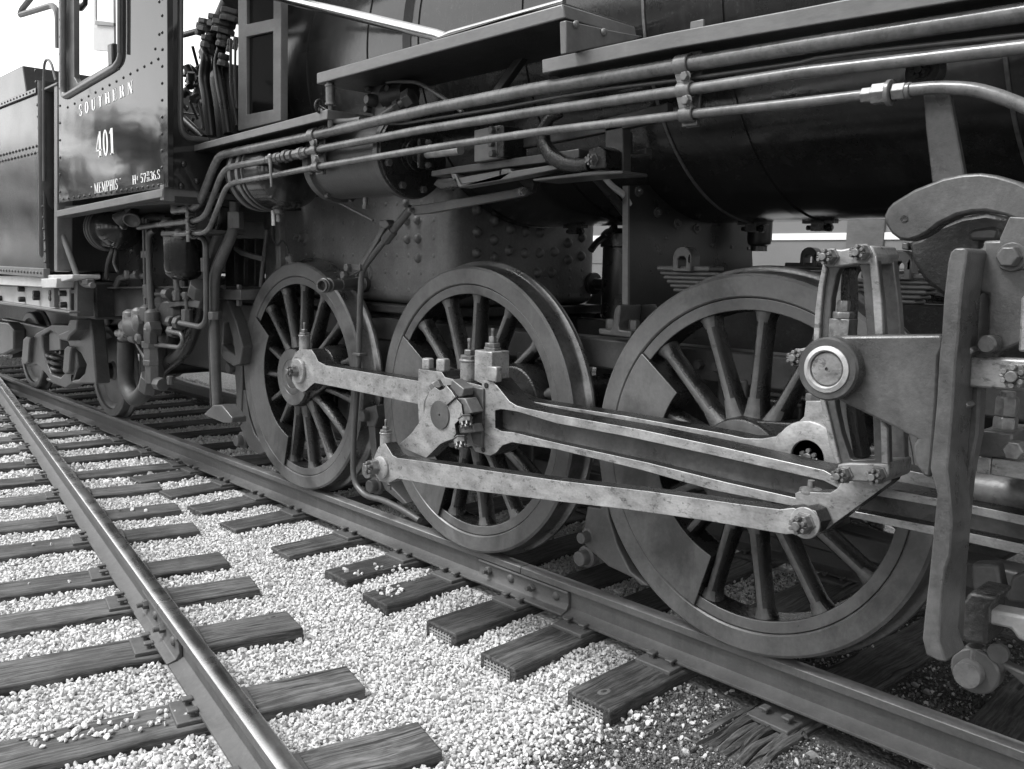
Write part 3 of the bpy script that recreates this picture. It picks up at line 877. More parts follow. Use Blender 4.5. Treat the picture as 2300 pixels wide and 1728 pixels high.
# ---- waist sheet below the barrel
XW = -1.17
b = B(); b.ppx([zk(605, -120), zk(605, 860), zk(1640, 860), zk(1610, 240), zk(1600, -160)], XW, XW - 0.014)
waist = b.build('waist_sheet', 'black_satin', loco)
b = B(); b.ppx([zk(592, -120), zk(588, 865), zk(606, 865), zk(606, -120)], XW + 0.03, XW)
b.build('edge_angle', 'board_grey', waist)
for x, y in ((810, 225), (1000, 430), (1195, 545), (1390, 590)):
    p = PX(zt(x, y), XW); b = B(); b.lathe([(0.024, 0), (0.022, 0.006), (0.0, 0.006)], p, XP, 14); b.hexn(p + XP * 0.005, XP, 0.013, 0.016)
    b.build('bolt', 'frame_grey', waist)
for x, y in ((1090, 685), (1540, 755), (1740, 775), (1905, 790)):
    p = PX(zt(x, y), XW); b = B(); b.dome(p, XP, 0.010, 0.007); b.build('rivet', 'frame_grey', waist)

# ---- bar frame
for sy, nm in ((-1, 'near'), (1, 'far')):
    y0, y1 = (-0.60, -0.48) if sy < 0 else (0.48, 0.60)
    b = B(); b.box(-5.2, 3.4, y0, y1, 0.99, 1.13); b.box(-4.6, 3.4, y0, y1, 0.40, 0.50)
    for xw in (-3.648, -2.005, -0.418, 1.32):
        for k in (-1, 1):
            b.box(xw + k * 0.20 - 0.07, xw + k * 0.20 + 0.07, y0 - 0.01, y1 + 0.01, 0.44, 1.02)
    fr_ = b.build('bar_frame', 'frame_grey', loco, 0.012)
    for xw in (-3.648, -2.005, -0.418, 1.32):
        b = B(); b.box(xw - 0.12, xw + 0.12, y0 - 0.03, y1 + 0.03, 0.50, 0.96); b.build('axle_box', 'oil_shade_black', fr_, 0.01)
        for q in range(5):
            xx = xw - 0.27 - q * 0.09 if q < 2 else xw + 0.29 + (q - 2) * 0.1
            b = B(); b.hexn((xx, y0 if sy < 0 else y1, 1.06), NY * (1 if sy < 0 else -1), 0.022, 0.03); b.build('frame_bolt', 'frame_grey', fr_)
# cross tie foot on the frame in front of the main driver
b = B()
b.pp([zk(345, 1060), zk(440, 1075), zk(460, 1055), zk(470, 960), zk(480, 900), zk(500, 870), zk(530, 868), zk(522, 950), zk(510, 1040), zk(520, 1075), zk(620, 1085), zk(615, 1142), zk(350, 1110)], -0.70, -0.55)
foot = b.build('cross_tie_foot', 'frame_grey', loco, 0.006)
b = B(); b.pp([zk(510, 870), zk(820, 858), zk(880, 960), zk(690, 1075), zk(510, 1060)], -0.55, -0.50); b.build('gusset', 'black_satin', foot, 0.004)
for x, y in ((640, 1040), (452, 1030)):
    p = PY(zk(x, y + 35), -0.63); b = B(); b.hexn(p, (0, 0, 1), 0.026, 0.045); b.build('bolt', 'frame_grey', foot, 0.002)

# ---- driving springs
def spring(cx, y, z, label='leaf_spring', flip=1):
    o = thing_part = B()
    for k in range(5):
        L = 0.36 - 0.05 * k
        o.box(cx - L * (0.35 if flip > 0 else 0.65), cx + L * (0.65 if flip > 0 else 0.35), y - 0.05, y + 0.05, z - 0.017 * (k + 1), z - 0.017 * k - 0.0015)
    o.box(cx - 0.14, cx + 0.12, y - 0.055, y + 0.055, z + 0.001, z + 0.022)
    s = o.build('leaf_spring', 'frame_grey', loco, 0.006)
    u = B()
    pts = [(cx - 0.045, z), (cx - 0.045, z + 0.055)] + [(cx - 0.045 * math.cos(t), z + 0.055 + 0.045 * math.sin(t)) for t in np.linspace(0.2, math.pi - 0.2, 8)] + [(cx + 0.045, z + 0.055), (cx + 0.045, z)]
    hole = [(cx - 0.020, z + 0.012), (cx - 0.020, z + 0.05), (cx - 0.010, z + 0.06), (cx + 0.010, z + 0.06), (cx + 0.020, z + 0.05), (cx + 0.020, z + 0.012)]
    u.prism(pts, y - 0.075, y - 0.01, [hole]); u.build('spring_hanger', 'frame_grey', s, 0.004)
ps = PY(zk(1120, 590), -0.62)
spring(ps.x, -0.62, ps.z)
ps2 = PY(zl(1235, 840), -0.55); spring(ps2.x, -0.55, ps2.z, flip=-1)
ps3 = PY(zl(480, 740), 0.55); spring(ps3.x, 0.55, ps3.z)
b = B(); b.box(-1.75, 1.6, 0.36, 0.42, 0.45, 1.32); b.build('frame_web', 'grime_shade_black', loco, .01)
# brake and air gear seen dark between barrel and frame
p = PX(zk(1680, 330), XW + 0.12)
b = B(); b.lathe([(0, -0.12), (0.06, -0.12), (0.06, 0.0), (0.055, 0.02), (0.04, 0.03), (0.04, 0.055), (0, 0.055)], p, (0, 0, -1), 20); b.build('drain_valve', 'black_satin', loco, 0.002)
p0 = PX(zk(520, 600), XW - 0.9)
b = B(); b.lathe([(0, 0), (0.135, 0), (0.135, 0.42), (0.15, 0.42), (0.15, 0.5), (0.12, 0.53), (0, 0.53)], (p0.x, p0.y + 0.05, 1.15), (0, 0, 1), 28); b.build('far_reservoir', 'black_satin', loco, 0.004)
b = B(); b.tube([PX(zk(285, 415), XW - 0.6), PX(zk(330, 350), XW - 0.6), PX(zk(420, 290), XW - 0.6), PX(zk(480, 220), XW - 0.5)], 0.018, 10, 0.05); b.build('drain_pipe', 'black_satin', loco)
b = B(); b.tube([PX(zf(1670, 715), XW), PX(zf(1740, 800), XW), PX(zf(1850, 880), XW), PX(zf(1893, 960), XW)], 0.014, 10, 0.06); b.build('conduit', 'panel_light', loco)
b = B(); b.tube([PX(zf(1600, 715), XW - .02), PX(zf(1760, 900), XW - .02), PX(zf(1885, 1060), XW - .02)], 0.02, 10, 0.06); b.build('conduit', 'black_satin', loco)

# ---- driving wheels
RW = 0.722
PIN_A = R(15.5)
PR = 0.356
WY = -0.82
def wheel_proto(x, cw_in, pin_r, cw0=128, cw1=263, spin=0.0):
    """spoked driving wheel, its outer face at y = WY; crank pin towards +x"""
    w_ = bpy.data.objects.new('driving_wheel', None); COL.objects.link(w_); w_.parent = loco; w_.location = (x, 0, RW)
    y0 = WY
    b = B()
    b.lathe([(0.634, y0 + 0.006), (0.640, y0), (0.710, y0), (0.7215, y0 + 0.010), (0.7245, y0 + 0.085), (0.732, y0 + 0.098), (0.748, y0 + 0.108), (0.752, y0 + 0.118), (0.748, y0 + 0.132), (0.735, y0 + 0.14), (0.634, y0 + 0.14)], (0, 0, 0), (0, 1, 0), 128, True)
    bmesh.ops.recalc_face_normals(b.bm, faces=b.bm.faces)
    for f in b.bm.faces:                       # worn tread and flange are bare steel
        c = f.calc_center_median(); rr = math.hypot(c.x, c.z)
        if rr > 0.719 and c.y > y0 + 0.012: f.material_index = 1
    ty = b.build('tyre', 'wheel_grey', w_, ang=30); ty.data.materials.append(MATS['tread_steel'])
    b = B()
    b.lathe([(0.586, y0 + 0.012), (0.632, y0 + 0.008), (0.632, y0 + 0.13), (0.580, y0 + 0.12)], (0, 0, 0), (0, 1, 0), 96, True)
    b.build('rim', 'wheel_grey', w_, 0.004, side='oil_shade_black')
    # hub with the crank boss
    b = B()
    b.lathe([(0, y0 - 0.035), (0.176, y0 - 0.035), (0.186, y0 - 0.025), (0.190, y0 + 0.03), (0.215, y0 + 0.06), (0.215, y0 + 0.13), (0, y0 + 0.13)], (0, 0, 0), (0, 1, 0), 48)
    ca, sa = math.cos(PIN_A), math.sin(PIN_A)
    b.lathe([(0, y0 - 0.02), (pin_r, y0 - 0.02), (pin_r + 0.015, y0 + 0.03), (pin_r + 0.02, y0 + 0.12), (0, y0 + 0.12)], (PR * ca, 0, PR * sa), (0, 1, 0), 40)
    n_ = Vector((-sa, 0, ca))
    c0, c1 = Vector((0, 0, 0)), Vector((PR * ca, 0, PR * sa))
    q = [c0 + n_ * 0.18, c1 + n_ * pin_r, c1 - n_ * pin_r, c0 - n_ * 0.18]
    b.prism([(v.x, v.z) for v in q], y0 - 0.012, y0 + 0.11)
    hb = b.build('hub', 'oil_shade_black', w_, 0.006)
    b = B(); b.lathe([(0.178, 0), (0.178, -0.004), (0.115, -0.004), (0.113, -0.002), (0.110, -0.004), (0.075, -0.004), (0.073, -0.002), (0.070, -0.004), (0.018, -0.004), (0.014, 0.01), (0, 0.012)], (0, y0 - 0.036, 0), (0, 1, 0), 48)
    b.build('axle_end', 'wheel_grey', hb)
    # counterweight
    a0, a1 = R(cw0), R(cw1)
    outer = [(0.628 * math.cos(t), 0.628 * math.sin(t)) for t in np.linspace(a0, a1, 40)]
    inner = [(cw_in * math.cos(t), cw_in * math.sin(t)) for t in np.linspace(a1, a0, 30)]
    b = B(); b.prism(outer + inner, y0 - 0.006, y0 + 0.125)
    b.build('counterweight', 'wheel_grey', w_, 0.004, side='oil_shade_black')
    # spokes
    ns = 15
    for k in range(ns):
        t = PIN_A + spin + 2 * math.pi * k / ns
        dg = math.degrees(t) % 360
        hidden = cw0 + 4 < dg < cw1 - 4
        d = Vector((math.cos(t), 0, math.sin(t))); s = Vector((-math.sin(t), 0, math.cos(t)))
        b = B(); rings = []
        r1 = cw_in + 0.03 if hidden else 0.60
        prof = [(0.16, .060, .060), (0.20, .046, .058), (0.26, .034, .052), (0.42, .029, .047), (0.545, .031, .046), (0.575, .042, .048), (0.60, .062, .052)]
        for rr, hw, hd in prof:
            if rr > r1: continue
            c = d * rr + Vector((0, y0 + 0.068, 0))
            rings.append([b.bm.verts.new(c + s * (hw * math.cos(a)) + Vector((0, hd * math.sin(a), 0))) for a in np.linspace(0, 2 * math.pi, 17)[:-1]])
        if len(rings) < 2: continue
        for A, C in zip(rings, rings[1:]):
            for q in range(16):
                b.bm.faces.new((A[q], A[(q + 1) % 16], C[(q + 1) % 16], C[q]))
        b.build('spoke', 'spoke_grey', w_, ang=60, side='oil_shade_black')  # sides blackened: grime, and the shade between spokes put into the colour
    return w_
WX = (-3.648, -2.005, -0.418, 1.32)
wheels = [wheel_proto(WX[0], 0.42, 0.115, 146, 254), wheel_proto(WX[1], 0.37, 0.165, 147, 250), wheel_proto(WX[2], 0.395, 0.115, 142, 253), wheel_proto(WX[3], 0.395, 0.115, 142, 253)]
for w0 in wheels:                                 # the far side wheels, quartered
    c = copy_tree(w0, loco); c.location = w0.location; c.rotation_euler = (0, R(90), math.pi)
for x in WX:
    b = B(); b.cyl((x, -0.74, RW), (x, 0.74, RW), 0.11, 28); b.build('axle', 'oil_shade_black', loco)
def crank(i): return Vector((WX[i] + PR * math.cos(PIN_A), 0, RW + PR * math.sin(PIN_A)))

# ---- brake shoes hung behind each driver
def brake(px_shoe, px_bolt, px_rod, y=-0.80):
    b = B(); b.pp(px_shoe, y, y + 0.10); s = b.build('brake_shoe', 'frame_grey', loco, 0.006)
    for zz, x, y_, r_ in px_bolt:
        p = PY(zz(x, y_), y); b = B(); b.lathe([(0, 0), (r_ * 1.5, 0), (r_ * 1.4, 0.02), (r_, 0.022), (r_, 0.06), (r_ * .9, 0.066), (0, 0.066)], p + vec(0, 0.02, 0), NY, 20); b.build('pin', 'frame_grey', s, 0.002)
    if px_rod:
        b = B(); b.pp(px_rod, y - 0.01, y + 0.05); b.build('brake_hanger', 'frame_grey', s, 0.006)
    return s
brake([zn(375, 850), zn(360, 1080), zn(255, 1060), zn(205, 1340), zn(270, 1420), zn(430, 1560), zn(640, 1659), zn(700, 1720), zn(760, 1720), zn(610, 1600), zn(500, 1380), zn(430, 1150), zn(400, 900)],
      [(zn, 255, 1310, 0.026), (zn, 240, 1480, 0.034)], None, -0.83)
brake([zi(110, 1280), zi(160, 1200), zi(185, 1205), zi(215, 1420), zi(260, 1560), zi(330, 1659), zi(350, 1720), zi(300, 1740), zi(220, 1690), zi(130, 1480)],
      [(zi, 90, 1020, 0.036), (zr, 2000, 1065, 0.042)], [zi(110, 970), zi(160, 980), zi(160, 1200), zi(150, 1480), zi(125, 1500), zi(110, 1200), zi(100, 1080)], -0.80)
brake([zj(95, 930), zj(150, 930), zj(165, 1150), zj(260, 1420), zj(420, 1590), zj(390, 1600), zj(240, 1480), zj(130, 1250)],
      [(zj, 100, 860, 0.034), (zj, 160, 1440, 0.038)], [zj(75, 800), zj(160, 775), zj(180, 880), zj(150, 960), zj(85, 950)], -0.80)

# ---- side rods
def oilcup(p, r, h, parent, box=None):
    p = Vector(p)
    b = B(); b.lathe([(0, -0.01), (r, -0.01), (r, h), (r * 1.12, h), (r * 1.12, h * 1.12), (0, h * 1.12)], p, (0, 0, 1), 20 if not box else 4)
    c = b.build('oil_cup', 'steel', parent, 0.003)
    q = p + vec(0, 0, h * 1.12)
    b = B(); b.hexn(q, (0, 0, 1), r * 1.05, r * 0.45); b.hexn(q + vec(0, 0, r * .5), (0, 0, 1), r * 0.6, r * 0.55); b.cyl(q + vec(0, 0, r), q + vec(0, 0, r * 2.0), r * 0.2, 10); b.hexn(q + vec(0, 0, r * 1.9), (0, 0, 1), r * 0.27, r * .4)
    b.build('grease_plug', 'nut_steel', c, 0.001)
YS0, YS1 = -1.04, -0.95
# rear section: boss on the left driver, bar, knuckle at the main driver
b = B()
b.pp([zi(570, 960), zi(600, 895), zi(640, 865), zi(735, 868), zi(770, 920), zi(790, 965), zi(860, 1000), zi(1620, 1128), zi(1720, 1145), zi(1720, 1335), zi(1610, 1320), zi(900, 1172), zi(760, 1145), zi(730, 1170), zi(690, 1210), zi(660, 1222), zi(610, 1190), zi(575, 1130)], YS0, YS1)
sr = b.build('side_rod', 'steel', loco, 0.0025, side='oil_shade_black')
p = PY(zi(635, 1045), YS0)
b = B(); b.lathe([(0, 0), (0.074, 0), (0.074, 0.012), (0.070, 0.018), (0.030, 0.018), (0, 0.018)], p, NY, 40); b.build('pin_collar', 'steel', sr, 0.002)
b = B(); b.castle(p + NY * 0.016 + vec(-.012, 0, 0.0), NY, 0.034, 0.055); b.build('castle_nut', 'nut_steel', sr, 0.001)
pc = crank(0)
b = B(); b.cyl((pc.x, YS0 - 0.004, pc.z), (pc.x, WY, pc.z), 0.05, 24); b.build('crank_pin', 'steel_dull', sr)
pt = PY(zi(680, 865), -1.0)
oilcup(pt, 0.032, 0.075, sr)
b = B(); b.hexn(PY(zi(680, 1225), -1.0) + vec(0, 0, .01), (0, 0, -1), 0.011, 0.02); b.build('drain_plug', 'nut_steel', sr)
# front section, behind the main rod to the right-hand driver
b = B()
b.pp([zj(1180, 640), zj(1400, 735), zn(0, 225), zn(560, 310), zn(1400, 460), zn(1560, 495), zn(1700, 500), zn(1820, 480), zm(180, 640), zm(330, 560), zm(390, 500), zm(405, 370), zm(560, 370), zm(600, 500), zm(690, 560),
      zm(760, 760), zm(740, 1000), zm(600, 1060), zm(420, 1060), zm(250, 990), zm(180, 860), zn(1820, 640), zn(1200, 560), zn(560, 410), zn(0, 310), zj(1400, 810), zj(1180, 760)], YS0, YS1)
sr2 = b.build('side_rod', 'steel', loco, 0.0025, side='oil_shade_black')
p = PY(zm(430, 840), YS0)
b = B(); b.lathe([(0, 0), (0.122, 0), (0.122, 0.008), (0.116, 0.012), (0.058, 0.012), (0.056, -0.03), (0, -0.03)], p, NY, 48); b.build('pin_collar', 'steel', sr2, 0.002)
b = B(); b.castle(p + NY * -0.028, NY, 0.034, 0.04); b.build('castle_nut', 'nut_steel', sr2)
pc = crank(2)
b = B(); b.cyl((pc.x, YS0 + 0.034, pc.z), (pc.x, WY, pc.z), 0.05, 24); b.build('crank_pin', 'steel_dull', sr2)
b = B(); q = PY(zm(480, 372), -1.0); b.hexn(q, (0, 0, 1), 0.03, 0.025); b.cyl(q, q + vec(0, 0, 0.055), 0.018, 12); b.build('grease_plug', 'nut_steel', sr2)
# rod towards the leading driver, beyond the link bracket
b = B(); b.pp([zm(1180, 930), zm(1500, 1000), zm(2300, 1180), zm(2600, 1250), zm(2600, 1420), zm(1900, 1250), zm(1180, 1090), zm(760, 1000), zm(760, 860)], YS0, YS1); b.build('side_rod', 'steel', loco, 0.0025, side='oil_shade_black')

# ---- main rod : big end block, fluted rod
YM0, YM1 = -1.215, -1.10
b = B()
b.pp([zj(1040, 600), zj(990, 575), zj(1010, 565), zj(1120, 565), zj(1170, 620), zj(1270, 745), zj(1330, 780), zj(1400, 800), zn(0, 300), zn(700, 425), zn(1400, 575), zn(2212, 760), zm(690, 1020), zm(1500, 1180), zm(2300, 1340), zm(2700, 1430),
      zm(2700, 1760), zm(1740, 1545), zm(740, 1330), zn(1880, 1045), zn(1300, 930), zn(700, 760), zn(0, 590), zj(1380, 1100), zj(1290, 1085), zj(1210, 1110), zj(1160, 1170), zj(1110, 1195), zj(985, 1160), zj(965, 1110), zj(1040, 1120)],
     YM0, YM1,
     [[zj(1150, 820), zj(1200, 810), zj(1330, 830), zn(0, 375), zn(560, 480), zn(1300, 640), zn(2212, 850), zm(690, 1105), zm(1500, 1250), zm(2300, 1425), zm(2640, 1500), zm(2640, 1650), zm(1740, 1460), zm(780, 1280), zn(1960, 985), zn(1400, 860), zn(760, 700), zn(0, 535), zj(1300, 1000), zj(1200, 990), zj(1150, 965)]])
mr = b.build('main_rod', 'steel', loco, 0.0025, side='oil_shade_black')
b = B()
b.pp([zj(1145, 815), zj(1330, 825), zn(0, 365), zn(1300, 630), zn(2212, 840), zm(1500, 1240), zm(2650, 1490), zm(2650, 1660), zm(1740, 1470), zn(1960, 995), zn(760, 710), zn(0, 545), zj(1300, 1010), zj(1145, 975)], YM0 + 0.045, YM1 - 0.03)
b.build('fluted_web', 'bracket_grey', mr)
# strap and brass block of the big end, painted
b = B()
b.pp([zj(515, 475), zj(705, 500), zj(735, 545), zj(985, 600), zj(1055, 620), zj(1050, 1150), zj(985, 1160), zj(960, 1115), zj(830, 1085), zj(700, 1100), zj(600, 1060), zj(520, 980), zj(510, 760)], YM0 + 0.004, YM1 + 0.03)
st = b.build('big_end_strap', 'steel', mr, 0.0025, side='oil_shade_black')
b = B(); b.pp([zj(905, 610), zj(1050, 640), zj(1045, 1130), zj(965, 1095), zj(940, 1000)], YM0 - 0.012, YM0 + 0.01); b.build('keeper_plate', 'bracket_grey', mr, 0.004)
for x, y in ((1080, 612), (1055, 1145)):
    p = PY(zj(x, y), YM0); b = B(); b.cyl(p + NY * 0.001, p + NY * 0.004, 0.012, 16); b.build('drilled_hole', 'oil_shade_black', mr)
# wedge bolts and oil cups standing on the big end
ymid = -1.15
for zx, zy0, r_, h_ in ((595, 475, 0.030, 0.05), (720, 495, 0.034, 0.058)):
    p = PY(zj(zx, zy0), ymid); b = B(); b.hexn(p, (0, 0, 1), r_, h_); b.build('strap_bolt', 'steel', mr, 0.003)
p = PY(zj(935, 570), ymid); oilcup(p, 0.040, 0.085, mr)
p = PY(zj(1125, 560), ymid); b = B(); b.box(p.x - 0.055, p.x + 0.055, ymid - 0.055, ymid + 0.05, p.z - 0.01, p.z + 0.125)
bx = b.build('oil_box', 'steel', mr, 0.005)
q = Vector((p.x, ymid, p.z + 0.125)); b = B(); b.hexn(q, (0, 0, 1), 0.038, 0.014); b.hexn(q + vec(0, 0, 0.016), (0, 0, 1), 0.034, 0.016); b.hexn(q + vec(0, 0, .032), (0, 0, 1), 0.018, 0.028); b.cyl(q + vec(0, 0, .05), q + vec(0, 0, .085), 0.007, 10); b.hexn(q + vec(0, 0, .08), (0, 0, 1), 0.009, 0.014); b.build('grease_plug', 'nut_steel', bx, 0.001)
p = PY(zj(1155, 570), -1.20); b = B(); b.box(p.x - 0.03, p.x + 0.03, -1.225, -1.19, p.z - 0.005, p.z + 0.06); b.build('wedge_block', 'steel', mr, 0.006)
pc = crank(1)
b = B(); b.cyl((pc.x, -1.30, pc.z), (pc.x, WY, pc.z), 0.085, 32); b.build('main_crank_pin', 'steel_dull', mr)

# ---- eccentric (return) crank
YE0, YE1 = -1.315, -1.25
b = B()
b.pp([zj(558, 870), zj(575, 740), zj(610, 660), zj(650, 625), zj(690, 655), zj(725, 640), zj(745, 610), zj(790, 660), zj(830, 725), zj(870, 770), zj(885, 870), zj(815, 935), zj(828, 1010), zj(795, 1060), zj(740, 1078), zj(695, 1100),
      zj(580, 1215), zj(340, 1110), zj(400, 1060), zj(450, 1015)], YE0, YE1)
ec = b.build('eccentric_crank', 'steel', loco, 0.0025, side='oil_shade_black')
p = PY(zj(697, 855), YE0)
b = B(); b.lathe([(0.064, 0), (0.062, 0.006), (0.005, 0.006), (0.004, 0), (0, 0)], p, NY, 40); b.build('pin_end', 'frame_grey', ec)
b = B(); b.lathe([(0.0, 0), (0.128, 0), (0.132, -0.01), (0.132, -0.05), (0, -0.05)], PY(zj(735, 860), YE1), NY, 40); b.build('crank_hub', 'steel_dull', ec, 0.003)
b = B(); b.pp([zj(790, 560), zj(890, 640), zj(880, 700), zj(850, 715), zj(775, 640)], YE0 + 0.015, YE1 + 0.01); b.pp([zj(820, 715), zj(900, 720), zj(960, 840), zj(880, 870), zj(860, 800)], YE0 + 0.01, YE1 + 0.012)
b.pp([zj(815, 940), zj(960, 930), zj(980, 1000), zj(900, 1010), zj(830, 1010)], YE0 + 0.02, YE1 + 0.01); b.build('clamp_lug', 'steel_dull', ec, 0.004)
b = B(); b.hexn(PY(zj(680, 640), YE0 + 0.03), (-0.35, -0.2, 0.6), 0.030, 0.035); b.build('clamp_bolt', 'nut_steel', ec, 0.002)
for x, y in ((905, 880), (860, 1050)):
    b = B(); b.castle(PY(zj(x, y), YE0 + 0.01), (0.55, -0.35, -0.75), 0.028, 0.045); b.build('castle_nut', 'nut_steel', ec, 0.001)
b = B(); pv = PY(zj(760, 855), YE0 - 0.002); b.tube([PY(zj(755, 775), YE0 - 0.003), PY(zj(840, 700), YE0 - 0.003)], 0.004, 6); b.build('clamp_slot', 'oil_shade_black', ec)

# ---- eccentric rod
YQ0, YQ1 = -1.40, -1.335
b = B()
b.pp([zj(150, 1200), zj(185, 1120), zj(240, 1090), zj(300, 1190), zj(340, 1212), (1000, 1043), zn(0, 845), zn(760, 935), zn(1500, 1040), zn(1850, 1085), zn(1960, 1072), zm(330, 1270), zm(420, 1255), zm(490, 1285), zm(530, 1380),
      zm(480, 1480), zm(400, 1500), zm(290, 1475), zn(1900, 1295), zn(1200, 1175), zn(560, 1085), zn(0, 1020), (1000, 1095), zj(340, 1385), zj(270, 1420), zj(190, 1405), zj(130, 1310)], YQ0, YQ1)
er = b.build('eccentric_rod', 'steel', loco, 0.0025, side='oil_shade_black')
p = PY(zj(215, 1290), YQ0); b = B(); b.lathe([(0, 0), (0.052, 0), (0.052, 0.010), (0.044, 0.016), (0, 0.016)], p, NY, 32); b.build('pin_collar', 'steel', er, 0.002)
b = B(); b.castle(p + NY * 0.014 + vec(-0.03, 0, 0.0), NY, 0.034, 0.055); b.build('castle_nut', 'nut_steel', er, 0.001)
p = PY(zj(195, 1290), YE0); b = B(); b.cyl(p + vec(0.02, -0.09, 0), p + vec(0.02, 0.03, 0), 0.036, 20); b.build('rod_pin', 'steel_dull', er)
pt = PY(zj(245, 1100), -1.37); oilcup(pt, 0.026, 0.050, er)
p = PY(zm(405, 1380), YQ0); b = B(); b.lathe([(0, 0), (0.046, 0), (0.046, 0.008), (0, 0.008)], p, NY, 32); b.build('pin_collar', 'steel', er, 0.002)
b = B(); b.castle(p + NY * 0.006, NY, 0.029, 0.05); b.build('castle_nut', 'nut_steel', er, 0.001)
b = B(); q = PY(zj(275, 1440), -1.37); b.hexn(q, (0, 0, -1), 0.011, 0.02); b.build('drain_plug', 'nut_steel', er)

# ---- expansion link and its foot
YL0, YL1 = -1.385, -1.25
outer = [zl(545, 705), zl(555, 620), zl(600, 585), zl(700, 592), zl(850, 562), zl(950, 560), zl(985, 640), zl(1000, 780), zl(1030, 1020), zl(1050, 1300), zm(1080, 600), zm(1088, 900), zm(1095, 1000), zm(1060, 1045), zm(720, 1040), zm(672, 990),
         zm(660, 900), zm(600, 740), zm(530, 400), zl(470, 1400), zl(468, 1300), zl(480, 1100), zl(505, 900)]
hole = [zl(690, 745), zl(850, 728), zl(872, 820), zl(895, 1100), zl(910, 1300), zm(960, 560), zm(970, 850), zm(800, 862), zm(770, 845), zm(700, 640), zm(655, 430), zl(600, 1290), zl(618, 1000), zl(660, 800)]
b = B(); b.pp(outer, YL0, YL0 + 0.03, [hole])
lk = b.build('expansion_link', 'bracket_grey', loco, 0.003)
b = B(); f2 = lambda L, d: [(q.x, q.z) for q in (PY(p, YL0) for p in L)]
b.prism(f2(outer, 0), YL1 - 0.03, YL1, [f2(hole, 0)]); b.build('rear_plate', 'steel_dull', lk, 0.003)
b = B(); b.pp([zl(545, 705), zl(575, 750), zl(548, 900), zl(525, 1150), zl(515, 1400), zl(470, 1400), zl(468, 1300), zl(480, 1100), zl(505, 900)], YL0 - 0.012, YL0 + 0.001); b.build('bright_edge', 'steel', lk, 0.003)
b = B(); b.pp([zl(930, 700), zl(985, 640), zl(1000, 780), zl(1030, 1020), zl(1050, 1300), zl(975, 1300), zl(960, 1050), zl(940, 820)], YL0 - 0.012, YL0 + 0.001); b.build('bright_edge', 'steel', lk, 0.003)
b = B(); b.pp([zm(500, 290), zm(550, 320), zm(575, 420), zm(610, 560), zm(650, 740), zm(690, 890), zm(660, 900), zm(600, 740), zm(530, 400)], YL0 - 0.012, YL0 + 0.001); b.build('bright_edge', 'steel', lk, 0.003)
b = B(); b.pp([zm(1020, 520), zm(1080, 600), zm(1088, 900), zm(1030, 890)], YL0 - 0.012, YL0 + 0.001); b.build('bright_edge', 'steel', lk, 0.003)
b = B(); b.pp([zl(545, 705), zl(555, 620), zl(600, 585), zl(700, 592), zl(850, 562), zl(950, 560), zl(985, 640), zl(965, 715), zl(850, 712), zl(690, 735), zl(575, 740)], YL0 - 0.012, YL1 + 0.004); b.build('top_spacer', 'steel', lk, 0.005)
b = B(); b.pp([zm(665, 895), zm(770, 885), zm(960, 888), zm(1088, 890), zm(1095, 1000), zm(1060, 1045), zm(720, 1040), zm(672, 990)], YL0 - 0.012, YL1 + 0.004); b.build('bottom_spacer', 'steel', lk, 0.005)
for zz, x, y in ((zl, 610, 655), (zl, 880, 620), (zm, 725, 980), (zm, 1010, 985)):
    b = B(); b.castle(PY(zz(x, y), YL0 - 0.012), NY, 0.0225, 0.045); b.build('castle_nut', 'nut_steel', lk, 0.001)
b = B(); b.pp([zl(700, 740), zl(760, 740), zl(770, 1000), zl(760, 1300), zm(830, 600), zm(880, 850), zm(800, 850), zm(740, 500), zl(690, 1250), zl(690, 900)], YL0 + 0.06, YL1 - 0.02); b.build('die_block', 'oil_shade_black', lk, 0.003)
q = PY(zl(705, 1270), -1.36); b = B(); b.box(q.x - .03, q.x + .03, -1.385, -1.33, q.z - .02, q.z + .035); b.hexn((q.x, -1.36, q.z + .035), (0, 0, 1), .030, .02); b.hexn((q.x, -1.36, q.z + .055), (0, 0, 1), .018, .03); b.build('grease_plug', 'nut_steel', lk, 0.002)
b = B(); b.pp([zm(315, 1135), zm(350, 1120), zm(530, 1130), zm(610, 1130), zm(660, 1100), zm(700, 1045), zm(780, 1035), zm(1120, 1020), zm(1110, 1045), zm(820, 1260), zm(545, 1460), zm(490, 1490), zm(420, 1420), zm(330, 1330)], YL0 + 0.055, YL1 - 0.02)
lf = b.build('link_foot', 'steel', loco, 0.0025, side='oil_shade_black')
q = PY(zm(445, 1125), -1.30); b = B(); b.lathe([(0, 0), (0.034, 0), (0.032, 0.01), (0.014, 0.014), (0.010, 0.014), (0.010, .035), (0, 0.035)], q, (0, 0, 1), 24); b.build('grease_plug', 'nut_steel', lf)
b = B(); b.pp([zl(310, 1480), zl(330, 1420), zl(400, 1405), zl(470, 1400), zl(470, 1560), zl(400, 1560), zl(330, 1540)], YL0 - 0.002, YL1); tr = b.build('trunnion_ear', 'steel', loco, 0.004)
b = B(); b.castle(PY(zl(360, 1485), YL0), NY, 0.024, 0.045); b.build('castle_nut', 'nut_steel', tr, 0.001)

